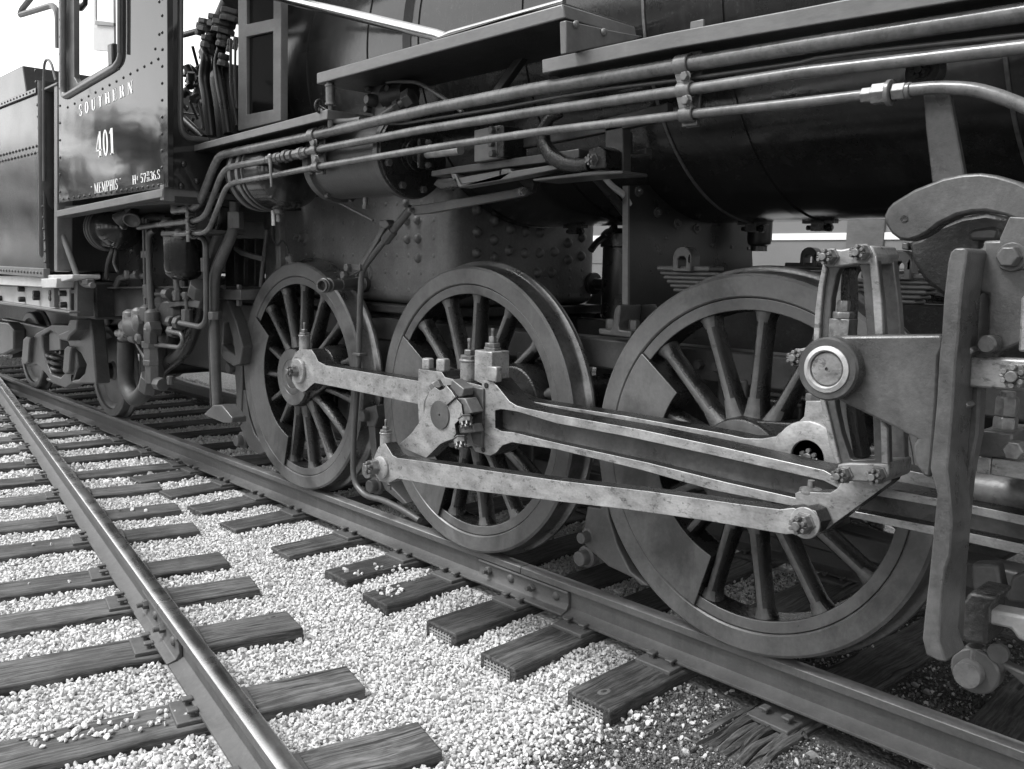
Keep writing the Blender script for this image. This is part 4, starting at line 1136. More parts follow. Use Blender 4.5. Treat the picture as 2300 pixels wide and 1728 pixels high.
# ---- link bracket with its round bearing, and the tall post
YK0, YK1 = -1.50, -1.435
b = B()
b.pp([zl(470, 1480), zl(520, 1370), zl(610, 1312), zl(760, 1305), zl(1530, 1298), zl(1545, 1400), zm(1510, 0), zm(1490, 400), zm(1450, 900), zm(1440, 1010), zm(1380, 1000), zm(1300, 880), zm(1288, 740), zm(1330, 690), zm(860, 460), zm(640, 350), zm(530, 300), zm(450, 200), zm(425, 80)], YK0, YK1)
br = b.build('link_bracket', 'bracket_grey', loco, 0.008)
p = PY(zm(640, 100), YK0)
b = B(); b.lathe([(0.083, 0.03), (0.083, -0.035), (0.078, -0.042), (0.062, -0.042), (0.062, 0.0)], p, (0, 1, 0), 56); b.build('bearing_boss', 'bracket_grey', br, ang=30)
b = B(); b.lathe([(0.061, 0.01), (0.061, -0.046), (0.050, -0.050), (0.046, -0.044), (0.046, 0.01)], p, (0, 1, 0), 56); b.build('bearing_ring', 'steel_bright', br, ang=30)
b = B(); b.lathe([(0, -0.034), (0.004, -0.034), (0.005, -0.042), (0.041, -0.042), (0.0445, -0.038), (0.0445, 0.02)], p, (0, 1, 0), 40); b.build('trunnion_pin', 'steel', br, ang=30)
YP0, YP1 = -1.545, -1.42
b = B()
b.pp([zl(1600, 615), zl(1640, 580), zl(1720, 578), zl(1745, 600), zl(1715, 800), zl(1690, 1000), zl(1668, 1330), zm(1650, 0), zm(1625, 400), zm(1580, 940), zm(1600, 1150), zm(1620, 1400), zm(1600, 1659), zo(1560, 0), zo(1530, 300), zo(1510, 600), zo(1570, 775), zo(1500, 765),
      zo(1400, 715), zo(1368, 580), zo(1385, 400), zo(1420, 100), zm(1455, 1500), zm(1490, 1150), zm(1432, 930), zm(1485, 400), zm(1508, 0), zl(1525, 1330), zl(1545, 1000), zl(1580, 700)], YP0, YP1)
post = b.build('link_support_post', 'bracket_grey', loco, 0.008)
b = B(); b.pp([zl(1750, 640), zl(1800, 590), zl(1870, 585), zl(1870, 520), zl(2010, 515), zl(2600, 500), zl(2600, 1200), zl(1960, 1460), zm(1850, 260), zm(1830, 650), zm(1800, 800), zm(1760, 1000), zm(1730, 1300), zo(1690, 0), zo(1660, 600), zo(1600, 700), zo(1540, 500), zm(1590, 1200), zm(1590, 900), zm(1640, 300), zl(1680, 1200), zl(1710, 900)],
            YP1 + 0.002, YP1 + 0.05, [[zl(1800, 960), zl(1850, 945), zl(1915, 965), zl(1900, 1430), zl(1770, 1430)]])
yk = b.build('guide_yoke', 'bracket_grey', loco, 0.008)
b = B(); b.pp([zl(1760, 930), zl(1940, 930), zl(1930, 1450), zl(1740, 1450)], YP1 + 0.07, YP1 + 0.10); b.build('slot_liner', 'frame_grey', yk)
for zz, x, y in ((zl, 1765, 1425), (zm, 1725, 395), (zm, 1660, 850)):
    p = PY(zz(x, y), YP1 - 0.01); b = B(); b.hexn(p + vec(0, 0.02, 0), NY, 0.021, 0.05, 4); b.build('post_bolt', 'nut_steel', post, 0.003)
p = PY(zl(2120, 655), YP1); b = B(); b.cyl(p, p + NY * 0.012, 0.034, 20); b.hexn(p + NY * 0.012, NY, 0.026, 0.03); b.build('yoke_bolt', 'bracket_grey', yk, 0.002)
p = PY(zl(1960, 1370), YP1); b = B(); b.cyl(p, p + NY * 0.05, 0.022, 20, ch=.004); b.build('yoke_bolt', 'bracket_grey', yk)
b = B(); b.pp([zl(2010, 500), zl(2090, 320), zl(2300, 330), zl(2400, 760), zl(2010, 755)], YP1 - 0.006, YP1 + 0.002); b.build('yoke_patch', 'bracket_grey', yk, 0.003)

# ---- crosshead guide, combination gear at the right
b = B(); b.pp([zm(1765, 8), zm(2160, 25), zm(2600, 45), zm(2600, 325), zm(2212, 292), zm(1750, 258)], -1.445, -1.40)
gb = b.build('guide_plate', 'steel', loco, 0.006)
b = B(); b.pp([zl(2160, 1440), zl(2185, 1000), zl(2230, 940), zl(2600, 900), zl(2600, 1460)], -1.44, -1.40); b.build('guide_plate_end', 'steel', gb, .006)
b = B(); b.castle(PY(zm(2160, 160), -1.445), NY, 0.030, 0.045); b.build('castle_nut', 'nut_steel', gb, 0.001)
b = B(); b.pp([zm(1845, 610), zm(2120, 640), zm(2110, 855), zm(1830, 830)], -1.32, -1.14); gk = b.build('guide_block', 'bracket_grey', loco, 0.006)
q = PY(zm(2050, 640), -1.24); b = B(); b.hexn(q, (0, 0, 1), 0.030, 0.045); b.hexn(q + vec(0, 0, .046), (0, 0, 1), 0.028, 0.05); b.cyl(q + vec(0, 0, .09), q + vec(0, 0, .11), .018, 14); b.build('lock_nuts', 'nut_steel', gk, 0.002)
q = PY(zm(2160, 770), -1.32); b = B(); b.hexn(q, NY, 0.026, 0.04); b.build('guide_bolt', 'nut_steel', gk, 0.002)
b = B(); b.pp([zm(1830, 830), zm(1940, 845), zm(1930, 985), zm(1815, 970)], -1.31, -1.16); b.pp([zm(1946, 846), zm(2300, 880), zm(2600, 915), zm(2600, 1090), zm(2300, 1040), zm(1936, 986)], -1.31, -1.16); b.build('guide_bar', 'steel', loco, 0.003)
q0, q1 = PY(zm(1780, 1100), -1.10), PY(zm(2600, 1210), -1.10)
b = B(); b.cyl(q0, q1, 0.052, 32); b.build('piston_rod', 'steel_dull', loco)
# union link and its greasy end block, low at the right
b = B(); b.pp([zo(1690, 290), zo(1760, 190), zo(1980, 240), zo(1910, 330), zo(1905, 640), zo(1750, 620), zo(1655, 590), zo(1660, 440)], -1.30, -1.16); ul = b.build('crosshead_arm_end', 'grease', loco, 0.01, seg=3)
b = B(); b.pp([zo(1905, 335), zo(2300, 410), zo(2600, 470), zo(2600, 690), zo(2300, 640), zo(2160, 590), zo(2100, 500), zo(1960, 470), zo(1905, 460)], -1.27, -1.20); b.build('crosshead_arm', 'steel_bright', ul, 0.008)
p = PY(zo(1800, 850), -1.26); b = B(); b.lathe([(0, 0), (0.062, 0), (0.062, -0.05), (0, -0.05)], p, NY, 40); b.pp([zo(1720, 700), zo(1900, 650), zo(2080, 800), zo(2300, 900), zo(2600, 1000), zo(2600, 1150), zo(2300, 1050), zo(2050, 830), zo(1960, 950), zo(1850, 1000), zo(1700, 900)], -1.25, -1.215)
uk = b.build('union_link', 'frame_grey', loco, 0.006)
b = B(); b.lathe([(0, 0.034), (0.034, 0.034), (0.036, 0.03), (0.036, 0)], p + vec(-.008, 0, -0.004), NY, 24); b.build('pin', 'steel_dull', uk)
b = B(); b.hexn(PY(zo(1815, 640), -1.24), (0, 0, -1), 0.024, 0.035); b.build('castle_nut', 'nut_steel', uk)
p = PY(zo(2010, 690), -1.25); b = B(); b.lathe([(0, 0.014), (0.026, 0.014), (0.026, 0)], p, NY, 24); b.build('pin', 'frame_grey', uk)
for L in ([zo(1770, -40), zo(1990, -40), zo(2020, 120), zo(2050, 230), zo(1960, 240), zo(1780, 180)], [zo(2110, 60), zo(2400, -60), zo(2400, 320), zo(2060, 270), zo(2090, 130)]):
    b = B(); b.pp(L, -1.02, -0.96); b.build('crosshead_shoe', 'frame_grey', loco, 0.01)

# ---- reverse shaft arm, strap and casting at the top right
b = B()
b.pp([zl(1055, 370), zl(1052, 310), zl(1080, 250), zl(1120, 205), zl(1300, 95), zl(1540, 0), zh(1700, 1442), zh(1850, 1432), zh(1980, 1450), zh(2150, 1500), zh(2300, 1570), zl(2500, 300), zl(2400, 440), zl(2212, 375), zl(2050, 312), zl(1900, 278), zl(1780, 282), zl(1650, 310), zl(1500, 385), zl(1420, 450), zl(1340, 495), zl(1250, 522), zl(1180, 512), zl(1110, 460)], -1.30, -1.235)
ra = b.build('reverse_shaft_arm', 'bracket_grey', loco, 0.008)
p = PY(zl(1222, 338), -1.30); b = B(); b.cyl(p + NY * .0015, p + NY * 0.003, 0.010, 16); b.build('drilled_hole', 'oil_shade_black', ra)
b = B(); b.pp([zh(1375, 760), zh(1590, 740), zh(1625, 950), zh(1720, 1450), zh(1450, 1520), zh(1400, 1100)], -1.21, -1.185); b.build('lifting_strap', 'bracket_grey', ra, 0.004)
b = B(); b.pp([zl(1250, 530), zl(1350, 500), zl(1500, 400), zl(1700, 320), zl(1900, 290), zl(2100, 330), zl(2080, 520), zl(1870, 525), zl(1860, 700), zl(1700, 900), zl(1545, 985), zl(1380, 850), zl(1290, 700)], -1.16, -1.06); cs = b.build('shaft_bearing', 'grime_shade_black', loco, 0.012)
b = B(); b.pp([zl(1780, 420), zl(1950, 400), zl(2010, 420), zl(1990, 520), zl(1760, 520), zl(1740, 470)], -1.20, -1.15); b.build('bearing_cap', 'frame_grey', cs, 0.012)
p = PY(zh(1400, 600), -0.93); b = B(); b.lathe([(0, 0.03), (0.05, 0.03), (0.055, 0.02), (0.06, 0), (0, 0)], p, NY, 30); b.castle(p + NY * 0.03, NY, 0.026, 0.03); b.build('washout_plug', 'grime_shade_black', boiler)
b = B(); b.pp([zl(1200, 530), zl(1250, 540), zl(1255, 600), zl(1195, 590)], -1.15, -1.08); b.build('bearing_nut', 'frame_grey', cs, 0.004)

# ---- running boards
YB = -1.33
def board(px, yb, name='running_board', bev=0.004):
    b = B(); b.pp(px, YB, yb); return b.build(name, 'board_grey', loco, bev, seg=2, under='grime_shade_black')
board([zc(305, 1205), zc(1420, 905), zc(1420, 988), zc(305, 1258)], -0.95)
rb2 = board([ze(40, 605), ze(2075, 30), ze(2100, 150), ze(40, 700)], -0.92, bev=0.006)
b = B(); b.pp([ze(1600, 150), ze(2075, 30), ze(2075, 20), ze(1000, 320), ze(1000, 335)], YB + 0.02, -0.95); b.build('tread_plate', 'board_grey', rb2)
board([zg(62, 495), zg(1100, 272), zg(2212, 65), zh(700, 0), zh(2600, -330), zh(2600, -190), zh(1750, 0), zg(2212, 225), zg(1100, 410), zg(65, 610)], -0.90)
b = B(); b.ppx([zg(262, 168), zg(268, 445), zg(820, 335), zg(905, 300), zg(700, 265)], -0.84, -0.87); ris = b.build('step_riser', 'board_grey', loco, 0.004)
for x, y in ((345, 205), (575, 268)):
    p = PX(zg(x, y), -0.835); b = B(); b.dome(p, XP, 0.014, 0.010); b.build('rivet', 'board_grey', ris)
b = B(); b.pp([ze(1480, 765), ze(1545, 765), ze(1760, 455), ze(1700, 455)], -1.02, -0.98); b.build('board_brace', 'black_satin', loco, 0.004)
b = B(); b.pp([zc(1340, 1010), zc(1410, 1000), zc(1400, 1090), zc(1340, 1100)], -1.25, -1.2); b.build('board_brace', 'board_grey', loco, 0.004)
b = B(); b.tube([PY(zc(700, -110), -1.16), PY(zc(1130, 5), -1.16), PY(ze(1040, 292), -1.16), PY(ze(1300, 385), -1.16)], 0.026, 20); b.build('delivery_pipe', 'chrome_pipe', loco)
b = B(); b.tube([PY(ze(1080, 305), -1.29), PY(ze(1150, 275), -1.29), PY(ze(2092, 12), -1.29)], 0.011, 12); b.build('drip_rail', 'chrome_pipe', loco)

# ---- the three air pipes
YPI = -1.285
def pipe(pts, r, mat='pipe_grey', y=YPI, fil=0.07, name='air_pipe', parent=None):
    b = B(); b.tube([PY(p if len(p) == 2 else p[:2], y if len(p) == 2 else p[2]) for p in pts], r, 16, fil, 7)
    return b.build(name, mat, parent or loco, ang=60)
P1 = [zb(1440, 272), zb(1600, 250), zb(1650, 215), zc(480, 1385), zc(530, 1290), zc(640, 1262), zc(1300, 1125), ze(1000, 900), zg(0, 740), zg(1180, 548), zg(2212, 380), zh(2212, 105), zh(2700, 30)]
P2 = [zb(1310, 388), zb(1640, 352), zb(1705, 310), zc(540, 1460), zc(590, 1395), zc(700, 1368), zc(920, 1328)]
P2b = [zc(1240, 1262), zc(1350, 1238), zc(2212, 1075), zg(0, 928), zg(1190, 758), zg(2212, 602), zh(2212, 390), zh(2700, 330)]
P3 = [zb(1460, 468), zb(1685, 455), zb(1735, 420), zc(580, 1555), zc(640, 1515), zc(1000, 1450), zc(1290, 1392), zc(2212, 1238), zg(0, 1098), zg(1200, 958), zg(2212, 850), zh(1020, 772)]
P3b = [zh(1205, 752), zh(1500, 722), zh(1800, 738), zh(2000, 795), zh(2240, 890), zh(2700, 1100)]
p1_ = pipe(P1, 0.0245, fil=0.06); p2_ = pipe(P2, 0.0185, fil=0.06); pipe(P2b, 0.0185, fil=0.02); p3_ = pipe(P3, 0.0155, fil=0.06); pipe(P3b, 0.0175, fil=0.12)
# fittings on the middle pipe
b = B(); q0, q1 = PY(zc(920, 1328), YPI), PY(zc(1250, 1262), YPI); d = (q1 - q0).normalized()
b.cyl(q0, q1, 0.014, 14)
for t, w_, r_ in ((0.04, .04, .026), (0.25, .03, .030), (0.33, .035, .026), (0.48, .03, .034), (0.57, .04, .028), (0.72, .09, .026), (0.84, .03, .032), (0.95, .03, .026)):
    b.lathe([(0, 0), (r_, 0), (r_, w_), (0, w_)], q0.lerp(q1, t), d, 8)
uf = b.build('pipe_union', 'pipe_grey', loco, 0.002)
b = B(); h0 = PY(zc(945, 1300), YPI - 0.03); h1 = PY(zc(958, 1550), YPI - 0.045)
b.tube([h0, h0.lerp(h1, 0.3), h1], [0.012, 0.009, 0.006], 8); b.dome(h0, NY, 0.018, 0.012); b.build('valve_lever', 'pipe_grey', uf)
b = B(); q = PY(zh(1100, 770), YPI); d = (PY(zh(1205, 752), YPI) - PY(zh(1020, 772), YPI)).normalized()
for t, w_, r_ in ((-0.075, .03, .022), (-0.045, .04, .030), (-0.005, .012, .035), (0.01, .035, .024), (0.045, .012, .022)):
    b.lathe([(0, 0), (r_, 0), (r_, w_), (0, w_)], q + d * t, d, 6 if w_ > .02 else 24)
b.build('pipe_union', 'pipe_grey', loco, 0.002)
# thin signal line tied under the upper pipe
pipe([ze(400, 1020), ze(760, 1025), ze(1110, 968), ze(1600, 890), zg(180, 808), zg(620, 735), zg(1200, 665), zg(2212, 520), zh(480, 485), zh(900, 430), zh(1370, 380), zh(2212, 290), zh(2700, 250)], 0.007, 'frame_grey', y=-1.265, fil=0.03, name='signal_line')
def clamp(c1, c2, c3, r3, yb, bolts):
    """strap of half rings over the three pipes, on a flat hanger bar"""
    b = B(); q = [PY(c, YPI) for c in (c1, c2, c3)]
    for p, r_ in zip(q, r3):
        b.lathe([(r_ + 0.001, -0.026), (r_ + 0.009, -0.026), (r_ + 0.009, 0.026), (r_ + 0.001, 0.026)], p, XP, 24, True)
    for u, v_, ru, rv_ in ((q[0], q[1], r3[0], r3[1]), (q[1], q[2], r3[1], r3[2])):
        z1, z0 = u.z - ru - 0.002, v_.z + rv_ + 0.002
        b.prism([(u.x - 0.025, z1), (u.x + 0.025, z1), (v_.x + 0.025, z0), (v_.x - 0.025, z0)], YPI - 0.016, YPI - 0.006)
    b.box(q[2].x - 0.03, q[2].x + 0.03, YPI + 0.010, YPI + 0.024, q[2].z - 0.035, q[2].z - r3[2])
    o = b.build('pipe_clamp', 'pipe_grey', loco, 0.003)
    h = B(); h.box(q[0].x - 0.005, q[0].x + 0.045, YPI + 0.03, YPI + 0.042, q[2].z - 0.035, q[0].z + 0.14); h.build('hanger_bar', 'board_grey', o, 0.003)
    for c in bolts:
        b = B(); p = PY(c, YPI - 0.016); b.lathe([(0, 0), (0.019, 0), (0.019, 0.004), (0, 0.004)], p, NY, 16); b.hexn(p + NY * 0.004, NY, 0.0155, 0.014); b.build('bolt', 'pipe_grey', o, 0.001)
RR = (0.0245, 0.0185, 0.0155)
clamp(zg(1240, 540), zg(1255, 748), zg(1270, 950), RR, -1.2, (zg(1258, 638), zg(1268, 835)))
clamp(zc(1310, 1120), zc(1325, 1245), zc(1335, 1385), RR, -1.2, (zc(1322, 1185), zc(1335, 1318)))
b = B()
for c in (zb(1575, 255), zb(1585, 358), zb(1595, 460)):
    p = PY(c, YPI); b.lathe([(0.024, -0.02), (0.036, -0.02), (0.036, 0.02), (0.024, 0.02)], p, XP, 20, True)
p = PY(zb(1585, 370), YPI); b.box(p.x - .02, p.x + .02, YPI - .03, YPI - .02, p.z - 0.12, p.z + 0.11); b.build('pipe_clamp', 'pipe_grey', loco, 0.003)
for c, r_ in ((zb(1490, 240), .05), (zb(1390, 370), .035), (zb(1490, 465), .035)):
    p = PY(c, YPI + 0.02); b = B(); b.lathe([(0, -.03), (r_, -.03), (r_, .02), (r_ * .7, .04), (0, .04)], p, XP, 14); b.build('pipe_flange', 'frame_grey', loco, 0.003)

# ---- main reservoir, power reverse
def drum(name, x0, x1, y, z, r, mat, dome0=0.08, dome1=0.12, bands=()):
    b = B(); n = 10; pr = []
    for k in range(n + 1):
        t = math.pi / 2 * k / n; pr.append((r * math.sin(t), x0 + dome0 * (1 - math.cos(t))))
    for k in range(n + 1):
        t = math.pi / 2 * (1 - k / n); pr.append((r * math.sin(t), x1 - dome1 * (1 - math.cos(t))))
    b.lathe(pr, (0, y, z), XP, 56)
    o = b.build(name, mat, loco)
    for xb, w_ in bands:
        b = B(); b.lathe([(r, xb - w_ / 2), (r + 0.007, xb - w_ / 2), (r + 0.007, xb + w_ / 2), (r, xb + w_ / 2)], (0, y, z), XP, 56); b.build('band', 'board_grey', o)
    return o
q = PY(zc(1000, 1440), -1.08)
dr = drum('air_reservoir', q.x - 0.30, q.x + 0.26, -1.08, q.z, 0.205, 'boiler_black', bands=((q.x - 0.17, .035), (q.x - 0.02, .006), (q.x - .08, .03)))
q = PY(zd(1015, 220), -1.08); b = B(); b.cyl(q + vec(0, 0, 0.03), q, 0.02, 12); b.lathe([(0, 0), (.03, 0), (.03, .05), (.015, .06), (.015, .1), (0, .1)], q, (0, 0, -1), 10); b.build('drain_cock', 'nut_steel', dr, 0.002)
b = B(); b.tube([PY(zd(970, 270), -1.1), PY(zd(975, 395), -1.1)], .012, 8); b.build('cock_handle', 'steel_bright', dr)
q = PY(zb(945, 420), -1.16)
dr2 = drum('small_reservoir', q.x - 0.20, q.x + 0.24, -1.16, q.z, 0.165, 'boiler_black', 0.1, 0.16, bands=((q.x - 0.10, .03), (q.x - 0.045, .012), (q.x - .15, .02)))
q = PY(zb(1010, 400), -1.3); b = B(); b.cyl(q, q + XP * .05, .018, 10); b.hexn(q + XP * .03, XP, .026, .02); b.build('plug', 'board_grey', dr2)
b = B(); b.tube([PY(zb(945, 575), -1.16), PY(zb(910, 640), -1.18), PY(zb(885, 730), -1.18), PY(zb(880, 830), -1.18)], .016, 10, .05); b.tube([PY(zb(960, 600), -1.16), PY(zb(940, 700), -1.17), PY(zb(975, 780), -1.17)], .012, 8, .03); b.build('drain_hose', 'frame_grey', dr2)

q = PY(zc(1790, 1330), -1.05); PZ = q.z; PXC = q.x
b = B(); X0, X1 = PXC - 0.32, PXC + 0.33
b.lathe([(0, X0 - 0.02), (0.20, X0 - 0.02), (0.20, X0 + 0.03), (0.182, X0 + 0.035), (0.182, X1 - 0.04), (0.205, X1 - 0.035), (0.205, X1), (0, X1)], (0, -1.05, PZ), XP, 64)
pr_ = b.build('power_reverse_cylinder', 'frame_grey', loco, 0.002)
b = B(); b.lathe([(0, X1 + 0.001), (0.198, X1 + 0.001), (0.198, X1 + 0.02), (0.08, X1 + 0.022), (0.08, X1 + 0.06), (0.045, X1 + 0.065), (0.045, X1 + 0.10), (0, X1 + 0.10)], (0, -1.05, PZ), XP, 48); b.build('cylinder_head', 'oil_shade_black', pr_, 0.003)
for k in range(8):
    t = 2 * math.pi * k / 8 + 0.3
    b = B(); b.hexn((X1 + 0.02, -1.05 + 0.165 * math.cos(t), PZ + 0.165 * math.sin(t)), XP, 0.018, 0.022); b.build('head_bolt', 'frame_grey', pr_, 0.001)
    b = B(); b.hexn((X0 + 0.03, -1.05 + 0.19 * math.cos(t), PZ + 0.19 * math.sin(t)), XP, 0.014, 0.03); b.build('head_bolt', 'frame_grey', pr_, 0.001)
b = B(); b.box(X1 + 0.10, X1 + 0.12, -1.10, -1.0, PZ - 0.07, PZ + 0.07); b.build('gland_plate', 'oil_shade_black', pr_, 0.01)
for s in (-1, 1):
    b = B(); b.castle((X1 + 0.12, -1.05, PZ + s * 0.052), XP, 0.013, 0.02); b.build('gland_nut', 'nut_steel', pr_)
b = B(); b.cyl((X1 + 0.10, -1.05, PZ), (X1 + 0.36, -1.05, PZ), 0.022, 20); b.build('piston', 'steel_bright', pr_)
b = B(); q = PY(zc(1735, 1650), -1.05); b.cyl(q + vec(0, 0, .02), q - vec(0, 0, .03), .014, 10); b.hexn(q - vec(0, 0, .03), (0, 0, -1), .02, .02); b.build('drain_plug', 'nut_steel', pr_)
YG = -1.10
b = B(); b.pp([ze(1345, 1080), ze(1560, 1035), ze(1560, 1310), ze(1345, 1345)], YG - 0.03, YG + 0.1); xh = b.build('reverse_crosshead', 'board_grey', loco, 0.004)
b = B(); b.pp([ze(1530, 1045), ze(1590, 1040), ze(1590, 1300), ze(1530, 1310)], YG - 0.035, YG + 0.1); b.build('crosshead_cap', 'oil_shade_black', xh, 0.004)
for x, y in ((1505, 1080), (1500, 1190), (1510, 1275)):
    b = B(); b.hexn(PY(ze(x, y), YG - 0.03), NY, 0.016, 0.02); b.build('bolt', 'frame_grey', xh)
b = B(); b.pp([ze(990, 1418), ze(1190, 1380), ze(1950, 1270), ze(2212, 1230), ze(2212, 1310), ze(1950, 1345), ze(1180, 1440), ze(990, 1462)], YG, YG + 0.08); b.build('guide_bar', 'frame_grey', xh, 0.004)
b = B(); b.pp([ze(1150, 1440), ze(1190, 1440), ze(1230, 1530), ze(1560, 1480), ze(1570, 1400), ze(1640, 1395), ze(1650, 1420), ze(2030, 1360), ze(2040, 1400), ze(1650, 1480), ze(1590, 1490), ze(1220, 1555), ze(1160, 1470)], YG - 0.01, YG + 0.06)
b.pp([ze(1210, 1475), ze(1555, 1410), ze(1555, 1480), ze(1230, 1530)], YG + 0.0, YG + 0.06); b.build('guide_bar', 'board_grey', xh, 0.004)
b = B(); b.pp([ze(1000, 1530), ze(1040, 1480), ze(1200, 1470), ze(1220, 1545), ze(1060, 1570)], YG - 0.01, YG + 0.05); b.build('guide_foot', 'oil_shade_black', xh, 0.006)
# reach rod, hanger ring and bracket
b = B(); b.pp([zf(880, 440), zf(1300, 350), zf(1800, 215), zf(2212, 110), zf(2212, 250), zf(1840, 330), zf(1310, 435), zf(880, 515)], -1.02, -0.985); b.build('reach_rod', 'frame_grey', loco, 0.004)
b = B(); b.tube([PY(zf(1330, 200), -1.08), PY(zf(1240, 235), -1.10), PY(zf(1180, 330), -1.10), PY(zf(1185, 450), -1.10), PY(zf(1250, 560), -1.10), PY(zf(1370, 625), -1.10), PY(zf(1480, 640), -1.10), PY(zf(1570, 625), -1.10)], [.018, .022, .027, .03, .032, .032, .030, .028], 14, 0.0)
cr_ = b.build('curved_rocker_arm', 'oil_shade_black', loco)
b = B(); b.pp([zf(1550, 500), zf(1640, 470), zf(1690, 500), zf(1695, 655), zf(1560, 662)], -1.13, -1.03); b.build('arm_end_block', 'oil_shade_black', cr_, 0.006)
b = B(); b.castle(PY(zf(1595, 590), -1.13), NY, 0.022, 0.03); b.build('castle_nut', 'nut_steel', cr_)
b = B(); b.pp([zf(1690, 300), zf(1840, 280), zf(1840, 700), zf(1590, 680), zf(1700, 660)], -1.02, -0.97); b.pp([zf(1090, 745), zf(1590, 680), zf(1838, 675), zf(1838, 702), zf(1600, 715), zf(1100, 765)], -1.12, -0.97); b.build('hanger_bracket', 'frame_grey', loco, 0.004)
b = B(); b.pp([zf(1850, 350), zf(1870, 350), zf(1875, 530), zf(2030, 490), zf(2030, 540), zf(1890, 560), zf(1850, 530)], -0.9, -0.86); b.build('bracket_angle', 'frame_grey', loco, 0.004)
# injector check valve below the upper board
yv = -1.10
b = B(); q = PY(zc(1860, 825), yv); b.prism([(q.x + .095 * math.cos(t) * (1.08 if k % 2 else .9), q.z + .105 * math.sin(t) * (1.08 if k % 2 else .9)) for k, t in enumerate(np.linspace(0, 2 * math.pi, 13)[:-1])], yv, yv + 0.12)
cv = b.build('check_valve', 'frame_grey', loco, 0.012, seg=3)
for k in range(6):
    t = 2 * math.pi * k / 6 + 0.4; b = B(); b.cyl((q.x + .095 * math.cos(t), yv + .02, q.z + .1 * math.sin(t)), (q.x + .095 * math.cos(t), yv - .03, q.z + .1 * math.sin(t)), .017, 12, ch=.003); b.build('cover_stud', 'frame_grey', cv)
b = B(); b.lathe([(0, 0), (.032, 0), (.03, .03), (.02, .05), (0, .05)], q + vec(-.05, 0, 0), NY, 16); b.build('cover_boss', 'frame_grey', cv)
b = B(); b.cyl(PY(zc(2010, 790), yv + .03) - XP * .08, PY(zc(2010, 790), yv + .03) + XP * .09, .06, 24); b.build('valve_body', 'grime_shade_black', cv)
b = B(); q0, q1 = PY(zc(2130, 800), yv - .03), PY(zc(1880, 960), yv - .08); d = (q1 - q0).normalized(); b.cyl(q0, q1, .022, 14); b.lathe([(0, 0), (.045, 0), (.045, .045), (0, .045)], q0, d, 6); b.lathe([(0, 0), (.03, 0), (.03, .03), (0, .03)], q0 + d * .08, d, 6); b.build('valve_union', 'frame_grey', cv, .002)
pipe([ze(620, 678), ze(700, 675), ze(870, 680), ze(960, 730), ze(1120, 830), ze(1250, 930)], 0.009, 'board_grey', y=-1.12, fil=.05, name='oil_line')
# sight-feed oil cup with hand wheel
q = PY(zc(1445, 800), -1.30); b = B()
b.lathe([(0, .09), (.012, .09), (.014, .07), (.020, .066), (.020, .055), (.026, .052), (.026, .046), (.022, .044), (.022, -.03), (.026, -.032), (.026, -.04), (.012, -.045), (.010, -.09), (.014, -.092), (.014, -.14), (.008, -.15), (0, -.15)], q, (0, 0, 1), 20)
oc = b.build('lubricator_cup', 'steel_dull', loco)
b = B(); b.cyl(q + vec(0, 0, .085), PY(zc(1455, 660), -1.30), .007, 8); b.build('cup_stem', 'board_grey', oc)
b = B(); c = PY(zc(1357, 880), -1.33); b.tube([q + vec(0, 0, -.075), c], .007, 8)
ring = [c + vec(0, 0.022 * math.cos(t), .030 * math.sin(t)) + vec(.004 * math.cos(t), 0, 0) for t in np.linspace(0, 2 * math.pi, 17)]
b.tube(ring, .006, 8, cap=False); b.tube([c + vec(0, -.022, 0), c + vec(0, .022, 0)], .004, 6); b.tube([c + vec(0, 0, -.03), c + vec(0, 0, .03)], .004, 6); b.build('hand_wheel', 'oil_shade_black', oc)
pipe([zc(1445, 960), zc(1450, 1010), zc(1600, 1005), zc(1700, 990)], .014, 'frame_grey', y=-1.28, fil=.02, name='oil_elbow')
pipe([zc(430, 1290), zc(470, 1250), zc(560, 1220), zc(900, 1130), zc(1060, 1110), zc(1150, 1130)], .014, 'frame_grey', y=-1.2, fil=.06, name='steam_pipe')

# ---- linkage and pipes in front of the firebox
yc = -0.98
b = B(); b.pp([zf(70, 990), zf(90, 968), zf(230, 950), zf(920, 832), zf(1000, 812), zf(1040, 820), zf(1050, 850), zf(1015, 885), zf(930, 903), zf(240, 1030), zf(100, 1042), zf(75, 1020)], yc, yc + 0.03); lv = b.build('lever_link', 'frame_grey', loco, 0.004)
b = B(); b.castle(PY(zf(1015, 850), yc), NY, 0.017, 0.022); b.castle(PY(zf(95, 1005), yc), NY, 0.015, 0.02); b.build('link_pin', 'nut_steel', lv)
b = B(); b.pp([zf(960, 745), zf(1080, 725), zf(1100, 780), zf(1085, 850), zf(1040, 880), zf(1020, 810)], yc + .03, yc + .06); b.build('link_ear', 'grime_shade_black', lv, .004)
pipe([zd(2115, 250), zd(1960, 440)], .021, 'frame_grey', y=-0.93, fil=0, name='conduit_pipe')
b = B(); q0, q1 = PY(zd(1965, 435), -.93), PY(zd(1900, 520), -.93); b.cyl(q0, q1, .028, 8); b.build('conduit_coupling', 'frame_grey', loco, .003)
pipe([zd(1930, 480), zd(1830, 600), zd(1705, 765), zd(1692, 1000), zd(1685, 1300), zd(1680, 1559), zs(1092, 200), zs(1086, 440), zs(1100, 520), zs(1160, 590), zs(1280, 620), zs(1400, 680), zs(1500, 745)], .0165, 'frame_grey', y=-0.93, fil=.06, name='conduit_pipe')
b = B(); q = PY(zd(1688, 1460), -.93); b.box(q.x - .035, q.x + .035, -.955, -.90, q.z - .008, q.z + .008); b.build('pipe_strap', 'frame_grey', loco, .003)
